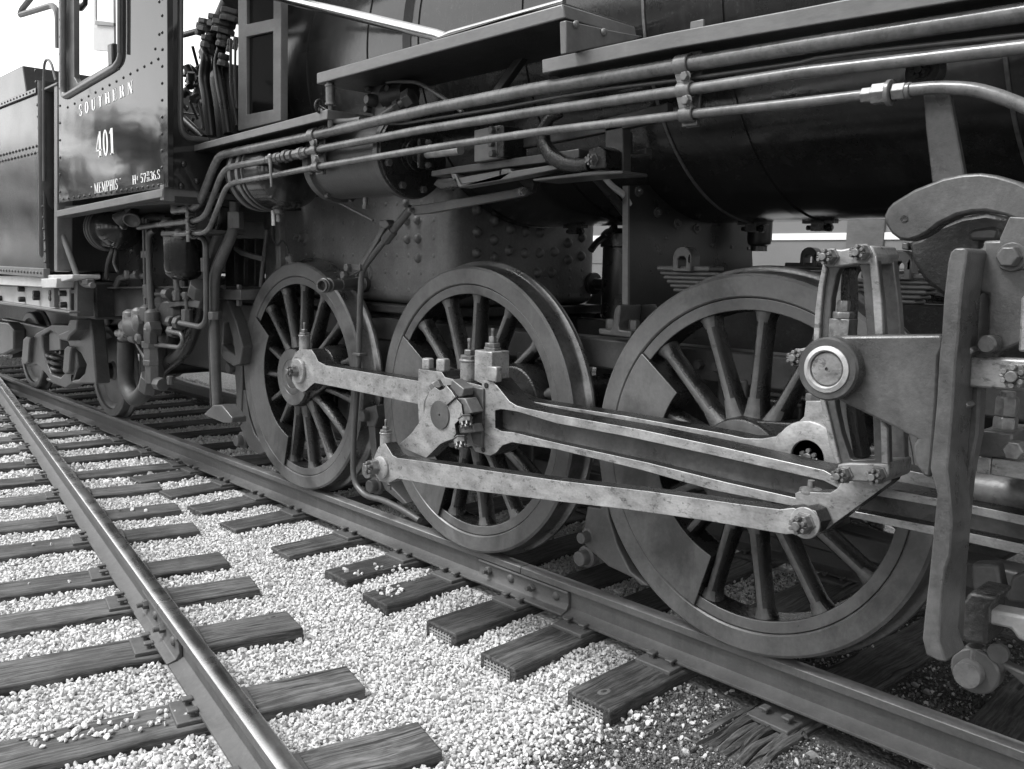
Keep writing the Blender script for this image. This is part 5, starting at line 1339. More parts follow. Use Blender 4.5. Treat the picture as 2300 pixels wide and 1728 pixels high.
b = B(); b.pp([zd(1870, 390), zd(1905, 400), zd(1840, 520), zd(1730, 700), zd(1690, 770), zd(1620, 805), zd(1580, 815), zd(1585, 790), zd(1650, 770), zd(1680, 730), zd(1790, 540)], -0.95, -0.93)
b.pp([zd(1600, 720), zd(1690, 715), zd(1690, 770), zd(1600, 765)], -0.96, -0.93); ff = b.build('bracket_bar', 'frame_grey', loco, .003)
for x, y in ((1608, 742), (1578, 805)):
    b = B(); b.hexn(PY(zd(x, y), -.955), NY, .024, .03); b.build('bolt', 'frame_grey', ff, .002)
b = B(); b.pp([zd(1850, 350), zd(1905, 345), zd(1930, 390), zd(1900, 420), zd(1845, 400)], -.97, -.92); b.build('clevis', 'frame_grey', ff, .004)
pipe([zd(1310, 95), zd(1800, 352)], .007, 'board_grey', y=-.95, fil=0, name='damper_rod')
# blow-off connection
q0, q1 = PY(zd(1690, 875), -0.66), PY(zd(1372, 892), -1.02); d = (q1 - q0).normalized(); L = (q1 - q0).length
b = B(); b.lathe([(0, -.06), (.05, -.06), (.05, 0), (.036, 0.005), (.036, .55 * L), (.031, .56 * L), (.031, .80 * L), (.042, .81 * L), (.042, .84 * L), (.034, .85 * L), (.034, .90 * L), (.042, .91 * L), (.042, .95 * L), (.036, .96 * L), (.036, L), (.027, L), (.027, .9 * L), (0, .9 * L)], q0, d, 28)
b.build('blow_off_pipe', 'frame_grey', loco)
# small bracket and valve bits near the left driver top
b = B(); q = PY(zd(1030, 400), -.75); b.box(q.x - .03, q.x + .03, -.77, -.73, q.z - .3, q.z + .25); b.build('wire_bracket', 'firebox_grey', loco, .004)
pipe([zd(960, 230), zd(965, 500), zd(1000, 570), zd(1050, 510), zd(1080, 560), zd(1100, 620)], .007, 'rubber', y=-.80, fil=.05, name='speed_cable')
b = B(); b.pp([zd(1065, 655), zd(1110, 640), zd(1125, 720), zd(1095, 720), zd(1090, 690), zd(1082, 690), zd(1085, 720)], -.80, -.78); b.build('cable_fork', 'board_grey', loco, .002)

# ---- gear under the cab, in front of the trailing frame
b = B(); b.pp([zd(510, 925), zd(700, 925), zd(700, 1010), zd(510, 1005)], -.90, -.72); eq = b.build('equalizer_block', 'board_grey', loco, .006)
for x in (560, 690):
    b = B(); q = PY(zd(x, 1012), -.85); b.hexn(q, (0, 0, -1), .022, .04); q = PY(zd(x, 920), -.85); b.hexn(q, (0, 0, 1), .018, .03); b.build('bolt', 'board_grey', eq)
for k, x in enumerate((600, 680, 770)):
    b = B(); b.pp([zd(x - 20, 520), zd(x + 50, 500), zd(x + 50, 900), zd(x - 30, 905)], -.74 + .03 * k, -.66 + .03 * k); b.build('spring_hanger_leaf', 'grime_shade_black', loco, .006)
b = B(); b.pp([zd(645, 570), zd(715, 605), zd(875, 650), zd(870, 690), zd(700, 640), zd(640, 595)], -.82, -.79); b.build('cross_strap', 'board_grey', loco, .003)
b = B(); b.pp([zd(540, 1015), zd(590, 1010), zd(660, 1180), zd(720, 1400), zd(700, 1540), zd(640, 1560), zd(560, 1500), zd(520, 1420), zd(510, 1100)], -.90, -.82, [[zd(560, 1200), zd(600, 1190), zd(640, 1350), zd(655, 1470), zd(600, 1430), zd(550, 1380)]]); b.build('brake_lever', 'frame_grey', loco, .008)

# ================================================================== CAB (part of the locomotive)
CX0, CX1 = -5.87, -3.93
YC = -1.5
b = B()
wh = [za(522, -420), za(522, 740), za(528, 790), za(548, 800), za(900, 592), za(955, 557), za(990, 510), za(1003, 460), za(1006, -420)]
b.pp([za(482, -620), za(490, 1640), za(492, 1680), za(1358, 1556), za(1362, 1400), za(1357, -620)], YC, YC + 0.012, [wh])
cab = b.build('cab', 'cab_black', loco)
# lower edge angle, side and front
b = B(); b.pp([zb(470, 270), zb(1345, 85), zb(1345, 158), zb(470, 322)], YC - 0.02, YC + 0.10); b.build('floor_angle', 'board_grey', cab, .004)
b = B(); q = PY(zb(1345, 120), YC - 0.02); b.box(q.x - .05, q.x + 0.004, YC - 0.015, -0.7, q.z - .045, q.z + .045); b.build('floor_angle', 'board_grey', cab, .004)
# front wall, facing forward, with its door opening
b = B()
b.ppx([za(1362, -620), za(1372, 1556), za(1850, 1600), za(2300, 1650), za(2300, 1120), za(1700, 1175), za(1560, 1150), za(1510, 1090), za(1497, 1020), za(1495, -200), za(1500, -620)], CX1 + 0.0, CX1 - 0.012)
fwall = b.build('front_wall', 'cab_black', cab)
b = B(); b.tube([PX(p, CX1) for p in (za(1495, -300), za(1493, 1020), za(1510, 1110), za(1570, 1150), za(1720, 1162))], .017, 10, .04); b.build('opening_moulding', 'frame_grey', cab)
b = B(); b.pp([za(1352, -300), za(1382, -300), za(1392, 1550), za(1362, 1556)], YC - 0.014, YC + 0.02); b.build('corner_angle', 'cab_black', cab, .003)
b = B()
for y in (-40, 100, 240, 378, 520, 660, 800, 940, 1080, 1222, 1365, 1505):
    b.dome(PX(za(1405, y), CX1), XP, 0.016, 0.010, 8)
for x, y in ((1520, 1360), (1630, 1500), (1500, 1540)):
    b.dome(PX(za(x, y), CX1), XP, 0.02, 0.014, 8)
for t in np.linspace(0, 1, 19):
    b.dome(PY(za(525 + 790 * t, 1650 - 115 * t), YC), NY, 0.010, 0.007, 8)
for y in range(-20, 1560, 140):
    b.dome(PY(za(1342, y + 10), YC), NY, 0.010, 0.007, 8); b.dome(PY(za(497, y * 1.02 + 40), YC), NY, .010, .007, 8)
for t in np.linspace(0, 1, 14):
    b.dome(PY(za(560 + 750 * t, 890 - 400 * t), YC), NY, 0.010, 0.007, 8)
for x, y in ((1285, 405), (1310, 490), (1345, 410), (735, 712), (985, 570), (1318, 285), (1318, 15)):
    b.dome(PY(za(x, y), YC), NY, 0.010, 0.007, 8)
stuff(b.build('rivets', 'cab_black', cab, ang=60))
# window moulding, sash, glass wings
b = B(); b.tube([PY(p, YC - 0.004) for p in wh], .022, 12, .03); b.build('window_moulding', 'board_grey', cab)
b = B(); b.pp([za(530, -400), za(608, -400), za(612, 640), za(640, 690), za(930, 520), za(955, 545), za(570, 775), za(535, 770)], YC + 0.03, YC + 0.07); b.build('window_sash', 'board_grey', cab, .004)
b = B(); b.pp([za(772, -200), za(938, -200), za(945, 432), za(775, 418)], YC + 0.9, YC + 0.92, [[za(790, -150), za(930, -150), za(932, 180), za(790, 168)]]); sh = b.build('sliding_panel', 'panel_light', cab, .004)
b = B(); b.pp([za(790, 170), za(940, 190), za(940, 215), za(785, 205)], YC + .88, YC + .9); b.build('panel_rail', 'board_grey', sh)
xw_ = PY(za(1008, 200), YC).x
b = B(); b.ppx([za(1012, 215), za(1012, 455), za(1095, 462), za(1095, 215)], xw_, xw_ - .012); ww = b.build('wind_wing', 'black_satin', cab)
b = B(); b.ppx([za(1012, -300), za(1012, 215), za(1095, 215), za(1095, -300)], xw_ - .004, xw_ - .008); b.build('wing_pane', 'clear_glass', ww)
b = B(); b.ppx([za(1084, -300), za(1084, 215), za(1097, 215), za(1097, -300)], xw_, xw_ - .012); b.build('wing_frame', 'black_satin', ww)
b = B(); b.tube([PY(za(985, -300), YC - .03), PY(za(985, 440), YC - .03)], .012, 8); b.build('window_post', 'board_grey', cab)
b = B(); b.tube([PY(za(715, -60), -1.0), PY(za(705, 30), -1.0), PY(za(665, 65), -1.0)], [.016, .022, .03], 8); b.build('seat_arm', 'black_satin', cab)
b = B(); q = PY(za(930, 490), YC + .02); b.box(q.x - .03, q.x + .05, YC, YC + .05, q.z - .05, q.z + .09); b.build('window_latch', 'black_satin', cab, .01)
# roof, floor, far wall (its window and the open back let the sky through)
b = B(); b.box(CX0 - .3, CX1 + .15, -1.55, 1.55, 3.75, 3.80); b.build('roof', 'cab_black', cab)
b = B(); b.box(CX0 - .05, CX1 - .02, -1.45, 1.5, 1.78, 1.82); b.build('floor', 'grime_shade_black', cab)
b = B(); b.prism([(CX0, 1.78), (CX1, 1.78), (CX1, 3.75), (CX0, 3.75)], 1.49, 1.5, [[(CX0 + .25, 2.45), (CX1 - .5, 2.45), (CX1 - .5, 3.5), (CX0 + .25, 3.5)]]); b.build('far_wall', 'cab_black', cab)
# backhead pipes in the front opening
for pts, r_, y_ in (([zc(395, 430), zc(420, 480), zc(395, 650), zc(430, 850), zc(460, 1130)], .036, -.95), ([zc(545, 400), zc(510, 520), zc(530, 700), zc(570, 900), zc(600, 1110)], .032, -.92), ([zc(440, 380), zc(480, 700), zc(500, 1120)], .04, -.85),
                    ([zc(620, 320), zc(620, 700), zc(650, 900), zc(672, 1040)], .009, -1.0), ([zc(660, 330), zc(655, 700), zc(672, 900)], .008, -1.0), ([zc(230, 990), zc(400, 1150)], .026, -1.15), ([zc(640, 20), zc(560, 200), zc(470, 400)], .075, -.85), ([zc(230, 290), zc(380, 250), zc(480, 200)], .02, -.9)):
    pipe(pts, r_, 'grime_shade_black' if r_ > .05 else 'black_satin', y=y_, fil=.08, name='backhead_pipe', parent=cab)
for x, y, r_ in ((430, 350, .05), (555, 340, .045), (560, 500, .04), (420, 450, .05), (430, 220, .07), (560, 230, .08), (610, 380, .02), (660, 360, .02), (500, 180, .06), (620, 130, .07), (370, 245, .035)):
    b = B(); b.lathe([(0, -.04), (r_, -.04), (r_, -.01), (r_ * .8, 0), (r_, .01), (r_, .04), (0, .04)], PY(zc(x, y), -.92), (0.2, 0.1, 1), 8); b.build('pipe_fitting', 'frame_grey', cab, .004)
r8 = random.Random(5)
for _ in range(34):
    b = B(); x, y = r8.uniform(235, 400), r8.uniform(560, 1000); q = PY(zc(x, y), r8.uniform(-.7, -.3)); k = r8.random()
    if k < .5: b.lathe([(0, -.03), (.03, -.03), (.03, .03), (0, .03)], q, (r8.uniform(-1, 1), r8.uniform(-1, 1), r8.uniform(-1, 1)), 10)
    else: b.tube([q, q + vec(r8.uniform(-.12, .12), r8.uniform(-.1, .1), r8.uniform(-.2, .2))], .013, 8)
    b.build('valve_fitting', 'grime_shade_black', cab)
b = B(); b.box(CX1 - .75, CX1 - .45, -.9, .9, 1.82, 2.75); b.build('backhead', 'grime_shade_black', cab, .08, seg=4)
# hinged front door standing open along the running board
YD = -1.10
b = B(); b.pp([zc(680, -500), zc(680, 1085), zc(1035, 1000), zc(1035, -560)], YD, YD + 0.045,
              [[zc(750, -380), zc(750, 203), zc(972, 155), zc(972, -430)], [zc(750, 308), zc(750, 950), zc(970, 908), zc(970, 258)]])
door = b.build('front_door', 'board_grey', loco, .004)
b = B(); b.pp([zc(740, 300), zc(740, 955), zc(980, 915), zc(980, 250)], YD + .02, YD + .026); b.build('pane', 'pane_glass', door)
b = B(); b.pp([zc(740, -390), zc(740, 210), zc(980, 165), zc(980, -440)], YD + .02, YD + .026); b.build('pane', 'pane_glass', door)

# ---- lettering on the cab side
def glyphs(s, t):
    def q(x0, y0, x1, y1): return [[(x0, y0), (x1, y0), (x1, y1), (x0, y1)]]
    def ring(cx, cy, rx, ry, a0, a1, tx, ty, n=18):
        o = []
        for k in range(n):
            t0, t1 = R(a0 + (a1 - a0) * k / n), R(a0 + (a1 - a0) * (k + 1) / n)
            o.append([(cx + rx * math.cos(t0), cy + ry * math.sin(t0)), (cx + rx * math.cos(t1), cy + ry * math.sin(t1)),
                      (cx + (rx - tx) * math.cos(t1), cy + (ry - ty) * math.sin(t1)), (cx + (rx - tx) * math.cos(t0), cy + (ry - ty) * math.sin(t0))])
        return o
    def para(x0, y0, x1, y1, w): return [[(x0, y0), (x0 + w, y0), (x1 + w, y1), (x1, y1)]]
    def stem(x, w=s, y0=0, y1=1): return q(x, y0, x + w, y1) + q(x - .06, y0, x + w + .06, y0 + .045) + q(x - .06, y1 - .045, x + w + .06, y1)
    G = {}
    G['I'] = (stem(.06), .27)
    G['H'] = (stem(.06) + stem(.42) + q(.2, .47, .43, .54), .63)
    G['O'] = (ring(.29, .5, .27, .51, 0, 360, s, t, 32), .58)
    G['0'] = (ring(.24, .5, .22, .51, 0, 360, .13, t, 32), .48)
    G['U'] = (q(.06, .28, .06 + s, 1) + q(0, .955, .27, 1) + q(.46, .28, .52, 1) + q(.38, .955, .58, 1) + ring(.29, .28, .23, .29, 180, 360, s * .8, .07), .60)
    G['T'] = (q(.2, 0, .2 + s, 1) + q(.14, 0, .41, .045) + q(.0, .94, .55, 1) + q(.0, .80, .045, 1) + q(.505, .80, .55, 1), .55)
    G['E'] = (stem(.06) + q(.2, .945, .48, 1) + q(.44, .8, .48, 1) + q(.2, .48, .38, .53) + q(.35, .40, .38, .61) + q(.2, 0, .5, .055) + q(.46, 0, .5, .2), .52)
    G['R'] = (stem(.06) + q(.2, .945, .34, 1) + q(.2, .46, .34, .52) + ring(.34, .73, .2, .27, -90, 90, s, .055) + para(.44, 0, .30, .48, s) + q(.42, 0, .64, .045), .62)
    G['P'] = (stem(.06) + q(.2, .945, .34, 1) + q(.2, .44, .34, .50) + ring(.34, .72, .2, .28, -90, 90, s, .055), .56)
    G['N'] = (q(.08, 0, .13, 1) + q(0, 0, .21, .045) + q(0, .955, .2, 1) + para(.42, 0, .06, 1, s) + q(.52, 0, .57, 1) + q(.44, .955, .65, 1), .64)
    G['M'] = (q(.08, 0, .13, 1) + q(0, 0, .2, .045) + q(0, .955, .2, 1) + para(.32, .05, .06, 1, s) + para(.34, .05, .60, 1, .06) + q(.58, 0, .58 + s, 1) + q(.52, 0, .80, .045) + q(.55, .955, .80, 1), .80)
    G['S'] = (ring(.25, .74, .23, .27, 40, 250, s * .9, t) + ring(.25, .26, .23, .27, -140, 70, s * .9, t) + [[(.05, .62), (.14, .48), (.47, .36), (.36, .54)]] + q(.42, .72, .46, .95) + q(.04, .05, .08, .28), .50)
    G['4'] = (q(.28, 0, .28 + s, 1) + q(.2, 0, .5, .045) + para(.0, .26, .30, 1, .06) + q(.0, .24, .53, .30), .53)
    G['1'] = (q(.12, 0, .12 + s, 1) + q(.03, 0, .36, .045) + [[(.0, .82), (.04, .80), (.14, .92), (.14, 1)]], .38)
    G['5'] = (q(.08, .52, .13, 1) + q(.08, .9, .44, 1) + ring(.24, .31, .24, .32, -140, 130, s, t), .50)
    G['7'] = (q(.0, .9, .46, 1) + q(0, .78, .05, 1) + para(.10, 0, .36, .92, s * .9), .47)
    G['3'] = (ring(.22, .74, .21, .27, -80, 150, s * .9, t) + ring(.22, .27, .24, .28, -150, 90, s, t), .48)
    G['6'] = (ring(.25, .29, .23, .30, 0, 360, s * .9, t, 26) + ring(.38, .45, .36, .55, 100, 180, s * .9, t), .50)
    G['2'] = (ring(.24, .72, .22, .28, -20, 170, s * .9, t) + para(.02, .06, .32, .60, s * .8) + q(.0, 0, .46, .10), .48)
    G['8'] = (ring(.24, .74, .19, .27, 0, 360, s * .7, t, 24) + ring(.24, .26, .23, .27, 0, 360, s * .8, t, 24), .48)
    G["'"] = ([[(.03, .82), (.08, .82), (.12, 1), (.04, 1)]], .16)
    G['.'] = (q(0, 0, .12, .12), .14)
    G[' '] = ([], .3)
    return G
BOLD, FINE = glyphs(0.19, 0.085), glyphs(0.14, 0.055)
def letter(text, bl, br, tl, gap, GLY=None, name='letter', y=YC - 0.002):
    """text between two baseline pixels; tl: pixel at the top left of the first letter"""
    GLY = GLY or FINE
    A, Bq, T = PY(bl, y), PY(br, y), PY(tl, y)
    h = (T - A).length; total = sum(GLY[c][1] for c in text) + gap * (len(text) - 1)
    u = (Bq - A) / total; v = Vector((0, 0, h))
    x = 0
    for c in text:
        if GLY[c][0]:
            b = B()
            for poly in GLY[c][0]:
                b.bm.faces.new([b.bm.verts.new(A + u * (x + px) + v * py) for px, py in poly])
            bmesh.ops.remove_doubles(b.bm, verts=b.bm.verts, dist=1e-5)
            b.build(name, 'letter_white', cab)
        x += GLY[c][1] + gap
letter('SOUTHERN', za(655, 966), za(1100, 770), za(655, 872), .38, BOLD)
letter('401', za(797, 1308), za(946, 1275), za(797, 1098), .10, BOLD)
letter('MEMPHIS', za(782, 1604), za(977, 1567), za(780, 1520), .05)
letter("'", za(752, 1590), za(766, 1588), za(752, 1545), 0)
letter("'", za(990, 1520), za(1005, 1518), za(990, 1478), 0)
letter('H', za(1097, 1530), za(1128, 1524), za(1097, 1455), 0)
letter('4', za(1129, 1495), za(1143, 1492), za(1129, 1460), 0)
letter('57', za(1163, 1515), za(1210, 1508), za(1163, 1440), .04)
letter('21', za(1214, 1455), za(1238, 1452), za(1214, 1422), .05)
letter('28', za(1214, 1505), za(1240, 1500), za(1214, 1470), .05)
letter('36.S', za(1244, 1498), za(1326, 1480), za(1244, 1422), .03)

# ---- gear below the cab floor
b = B(); b.pp([zb(570, 318), zb(600, 480), zb(650, 590), zb(720, 670), zb(800, 725), zb(835, 770), zb(830, 830), zb(780, 890), zb(1420, 905), zb(1760, 900), zb(1760, 250), zb(1340, 200)], -0.95, -0.93); ap = b.build('frame_apron', 'black_satin', loco)
b = B(); b.tube([PY(p, -0.955) for p in (zb(570, 318), zb(600, 480), zb(650, 590), zb(720, 670), zb(800, 725), zb(835, 770), zb(830, 830), zb(785, 888))], .008, 8, .1); b.build('edge_bead', 'frame_grey', ap)
for x, y in ((1085, 565), (1088, 607)):
    b = B(); b.dome(PY(zb(x, y), -.95), NY, .016, .01); b.build('rivet', 'board_grey', ap)
b = B(); b.pp([zb(695, 925), zb(1690, 905), zb(1690, 1100), zb(700, 1160)], -1.05, -0.96); db = b.build('deck_beam', 'frame_grey', loco, .006)
b = B(); b.pp([zb(660, 905), zb(1690, 892), zb(1690, 910), zb(660, 918)], -1.10, -0.95); b.build('beam_flange', 'frame_grey', db)
for x, y in ((815, 960), (820, 1105), (760, 960)):
    b = B(); b.hexn(PY(zb(x, y), -1.05), NY, .028, .03); b.build('bolt', 'frame_grey', db, .003)
b = B(); b.tube([PY(zb(475, 325), -1.46), PY(zb(480, 370), -1.46), PY(zb(650, 840), -1.40), PY(zb(700, 885), -1.38), PY(zb(770, 890), -1.38)], .022, 10, .06); b.build('step_brace', 'board_grey', loco)
b = B(); b.hexn(PY(zb(735, 880), -1.38), (0, 0, 1), .05, .04); b.build('brace_nut', 'board_grey', loco, .003)
q = PY(zb(1510, 480), -1.12)
b = B(); b.lathe([(0, .03), (.135, .03), (.135, 0), (.125, -.01), (.125, -.22), (.115, -.26), (.08, -.29), (.03, -.30), (.03, -.34), (0, -.34)], q, (0, 0, 1), 40); dc = b.build('dirt_collector', 'boiler_black', loco, .003)
b = B(); b.pp([zb(1330, 445), zb(1690, 425), zb(1690, 455), zb(1330, 480)], -1.27, -1.0); b.build('collector_flange', 'frame_grey', dc, .004)
b = B(); q2 = PY(zb(1505, 740), -1.12); b.lathe([(0, .04), (.03, .04), (.03, 0), (.045, -.01), (.02, -.05), (0, -.05)], q2, (0, 0, 1), 8); b.build('drain_cock', 'nut_steel', dc)
b = B(); q = PY(zb(1090, 280), -1.30)
for s in (-1, 1):
    b.lathe([(0, 0), (.03, .0), (.06, .10), (.05, .105), (0, .03)], q + vec(.05 * s, 0, 0), (.7 * s, -.5, -.7), 16)
b.box(q.x - .06, q.x + .06, -1.33, -1.27, q.z - .02, q.z + .10); b.build('flood_lamp', 'frame_grey', loco, .004)
for pts, r_, y_, m_ in (([zb(1190, 330), zb(1195, 600), zb(1205, 1090)], .012, -1.15, 'frame_grey'), ([zb(1215, 340), zb(1220, 600), zb(1228, 1090)], .012, -1.16, 'frame_grey'),
                        ([zb(1280, 430), zb(1235, 460), zb(1232, 650), zb(1255, 1090)], .022, -1.18, 'frame_grey'),
                        ([zb(1190, 350), zb(1250, 320), zb(1400, 330)], .03, -1.05, 'black_satin'), ([zb(1150, 410), zb(1320, 385)], .02, -1.25, 'frame_grey'),
                        ([zb(1620, 478), zb(1685, 500), zb(1705, 560), zb(1710, 1180), zb(1665, 1235), zb(1490, 1200)], .018, -1.18, 'frame_grey'),
                        ([zb(1590, 235), zb(1580, 300)], .03, -1.2, 'frame_grey'),
                        ([zb(1690, 870), zb(1650, 1050), zb(1590, 1290), zb(1520, 1440), zb(1290, 1620)], .052, -1.05, 'black_satin'),
                        ([zb(1945, 200), zb(1940, 420), zb(1860, 620), zb(1775, 800), zb(1772, 1100), zb(1790, 1659), zr(1800, 780)], .033, -1.12, 'frame_grey'),
                        ([zb(1900, 420), zb(1745, 760), zb(1735, 1300), zb(1745, 1620), zr(1750, 780)], .009, -1.14, 'rubber'),
                        ([zb(1880, 180), zb(1870, 350), zb(1730, 700)], .05, -1.0, 'black_satin'),
                        ([zb(1450, 700), zb(1480, 950)], .03, -1.1, 'frame_grey'),
                        ([zb(1270, 965), zb(1470, 960), zb(1530, 970), zb(1548, 1000), zb(1550, 1110)], .016, -1.12, 'frame_grey'),
                        ([zb(1290, 1380), zb(1490, 1405), zb(1520, 1350), zb(1500, 1290), zb(1400, 1270)], .016, -1.18, 'frame_grey'),
                        ([zb(960, 890), zb(985, 830), zb(1060, 815), zb(1270, 810)], .022, -1.12, 'frame_grey'),
                        ([zb(1120, 1340), zb(1230, 1540)], .016, -1.15, 'frame_grey'),
                        ([zr(1042, 250), zr(1042, 540), zr(1065, 660), zr(1120, 735), zr(1190, 680), zr(1250, 540)], .062, -1.12, 'rubber'),
                        ([zr(1185, 255), zr(1190, 520)], .03, -1.0, 'frame_grey'), ([zr(1365, 280), zr(1365, 420)], .02, -1.0, 'frame_grey'),
                        ([zd(920, 430), zd(900, 600), zd(880, 760), zd(870, 900)], .014, -.72, 'firebox_grey')):
    pipe(pts, r_, m_, y=y_, fil=.10, name='brake_pipe')
for zz, x, y, r_, h_, ax_ in ((zb, 1195, 635, .026, .05, 'z'), (zb, 1230, 635, .032, .05, 'z'), (zb, 1240, 940, .04, .1, 'z'), (zb, 1215, 930, .03, .08, 'z'), (zb, 1950, 350, .05, .1, 'z'), (zb, 1650, 930, .07, .09, 'd'), (zb, 1700, 720, .03, .09, 'z'), (zb, 1780, 1140, .045, .05, 'z'),
                             (zb, 1390, 960, .04, .08, 'x'), (zb, 1470, 975, .035, .07, 'z'), (zb, 1545, 975, .03, .05, 'z'), (zb, 1550, 1150, .04, .1, 'z'), (zb, 1490, 1200, .05, .06, 'x'), (zb, 1420, 1190, .04, .06, 'x'), (zb, 1440, 1270, .045, .08, 'x'), (zb, 1060, 800, .03, .06, 'z'), (zb, 1140, 800, .035, .05, 'x'),
                             (zr, 1270, 270, .085, .05, 'z'), (zr, 1275, 340, .075, .14, 'z'), (zr, 1275, 420, .08, .04, 'z'), (zr, 1280, 500, .07, .16, 'z'), (zr, 1250, 590, .085, .12, 'd'), (zr, 1330, 600, .05, .1, 'x'), (zr, 1410, 570, .025, .06, 'z')):
    ax_ = {'z': (0, 0, 1), 'x': (1, 0, 0), 'd': (.5, 0, .8)}[ax_]
    b = B(); b.lathe([(0, -h_ / 2), (r_, -h_ / 2), (r_, h_ / 2), (0, h_ / 2)], PY(zz(x, y), -1.14), ax_, 8); b.build('pipe_fitting', 'frame_grey', loco, .004)
# injector: body, caps, valves
r9 = random.Random(11)
q = PY(zb(1170, 1230), -1.18)
b = B(); b.lathe([(0, -.22), (.05, -.22), (.06, -.14), (.08, -.12), (.08, .06), (.06, .08), (.06, .2), (0, .2)], q, (1, .2, .05), 14); inj = b.build('injector', 'frame_grey', loco, .004)
for x, y, r_, h_, ax_ in ((1090, 1200, .06, .16, (0, 0, 1)), (1085, 1270, .045, .08, (0, -1, 0)), (1150, 1130, .05, .06, (0, 0, 1)), (1220, 1130, .055, .10, (0, 0, 1)), (1190, 1200, .07, .12, (0, -1, 0)), (1260, 1180, .05, .12, (0, 0, 1)), (1040, 1290, .05, .06, (0, -1, .3)), (1120, 1320, .045, .1, (1, 0, 0)), (1180, 1320, .05, .06, (0, -1, 0)), (1250, 1310, .05, .10, (0, 0, 1)), (1000, 1290, .03, .12, (1, 0, 0)), (1270, 1250, .06, .08, (0, -1, 0)), (1010, 1330, .02, .1, (1, 0, 0))):
    b = B(); b.lathe([(0, -h_ / 2), (r_, -h_ / 2), (r_ * 1.05, 0), (r_, h_ / 2), (r_ * .5, h_ / 2 + .02), (0, h_ / 2 + .02)], PY(zb(x, y), -1.22 + r9.uniform(0, .05)), ax_, r9.choice((6, 8, 14))); b.build('injector_fitting', r9.choice(('frame_grey', 'nut_steel')), inj, .003)
for x, y, r_ in ((1350, 1150, .09), (1450, 1130, .12), (1400, 1230, .10), (1340, 1300, .08), (1430, 1330, .07)):
    b = B(); b.lathe([(0, -.08), (r_ * .8, -.08), (r_, -.04), (r_, .05), (r_ * .7, .09), (0, .09)], PY(zb(x, y), -1.05), (.3, -1, .1), 14); b.build('steam_valve', 'grime_shade_black', inj, .006)
b = B(); b.pp([zb(1280, 1035), zb(1660, 1010), zb(1640, 1080), zb(1500, 1060), zb(1400, 1075), zb(1370, 1120), zb(1300, 1130)], -1.12, -1.02); b.build('valve_bracket', 'frame_grey', inj, .006)
# step pad at the foot of the tall pipe
b = B(); b.pp([zr(1765, 775), zr(1835, 775), zr(1920, 880), zr(1920, 925), zr(1850, 925), zr(1690, 860), zr(1690, 845)], -1.16, -1.06); b.build('step_pad', 'frame_grey', loco, .01)
b = B(); b.box(-8.0, -4.6, -.5, .5, .55, 1.0); b.build('trailing_frame', 'grime_shade_black', loco, .02)
b = B(); b.box(-4.45, -2.45, -.55, .55, .55, 1.16); b.build('ash_pan', 'grime_shade_black', loco, .03)

# ================================================================== TENDER
tend = thing('tender', 'dark tender with rivet rows and pale sill coupled behind the locomotive cab', 'tender', (-9.5, 0, 0))
def tp(b, name, mat, bevel=0.0, parent=None, **k):
    o = b.build(name, mat, parent or tend, bevel, **k)
    if parent is None: o.location = (9.5, 0, 0)
    return o
YT = -1.5
tx = PY(za(318, 800), YT).x
zt0, zt1 = PY(zb(318, 778), YT).z, PY(za(315, 765), YT).z
b = B(); b.box(-15.5, tx, YT, 1.5, zt0, zt1); tank = tp(b, 'tank', 'tender_black', .015)
b = B(); b.box(-15.5, tx + .01, YT - .02, YT + .05, zt1 - .01, zt1 + .03); tp(b, 'top_angle', 'tender_black', .004)
b = B(); b.box(-15.5, tx + .01, YT - .03, YT + .02, zt0 - .04, zt0 + .03); tp(b, 'bottom_angle', 'board_grey', .004)
b = B()
for k in range(70):
    for dz, dx in ((0, 0), (.05, .045)):
        b.dome((tx - .06 - k * .09 - dx, YT, zt0 + .92 + dz), NY, .013, .009, 8)
    b.dome((tx - .05 - k * .085, YT - .02, zt1 + .012), NY, .010, .006, 8); b.dome((tx - .05 - k * .085, YT - .03, zt0 - .005), NY, .012, .008, 8)
for k in range(18):
    b.dome((tx - .035, YT, zt0 + .08 + k * .085), NY, .012, .008, 8)
stuff(tp(b, 'rivets', 'tender_black', ang=60))
c0 = PY(za(190, 540), -1.25)
b = B(); b.prism([(-15, zt1), (c0.x + .22, zt1), (c0.x + .06, zt1 + .16), (c0.x - .02, c0.z), (-15, c0.z - .02)], -1.25, 1.25); tp(b, 'coal_bunker', 'tender_black', .01)
for x0, x1, nm, mt in ((312, 350, 'corner_post', 'tender_black'), (446, 474, 'gangway_post', 'board_grey')):
    b = B(); b.pp([za(x0, 735 if x0 < 400 else 690), za(x1, 705 if x0 < 400 else 685), zb(x1, 770), zb(x0, 778)], YT + .01, YT + .12); tp(b, nm, mt, .008)
b = B(); b.tube([PY(za(402, 680), YT + .06), PY(zb(410, 640), YT + .06), PY(zb(412, 690), YT + .06)], [.075, .075, .045], 16); tp(b, 'gangway_buffer', 'rubber')
b = B(); b.tube([PY(p, YT) for p in (za(362, 1500), za(362, 640), za(368, 520), za(392, 488), za(425, 520), za(462, 668))], .010, 8, .1); tp(b, 'grab_iron', 'board_grey')
b = B(); b.pp([za(330, 745), za(470, 680), za(470, 700), za(330, 765)], YT, YT + .4); tp(b, 'deck_edge', 'board_grey', .004)
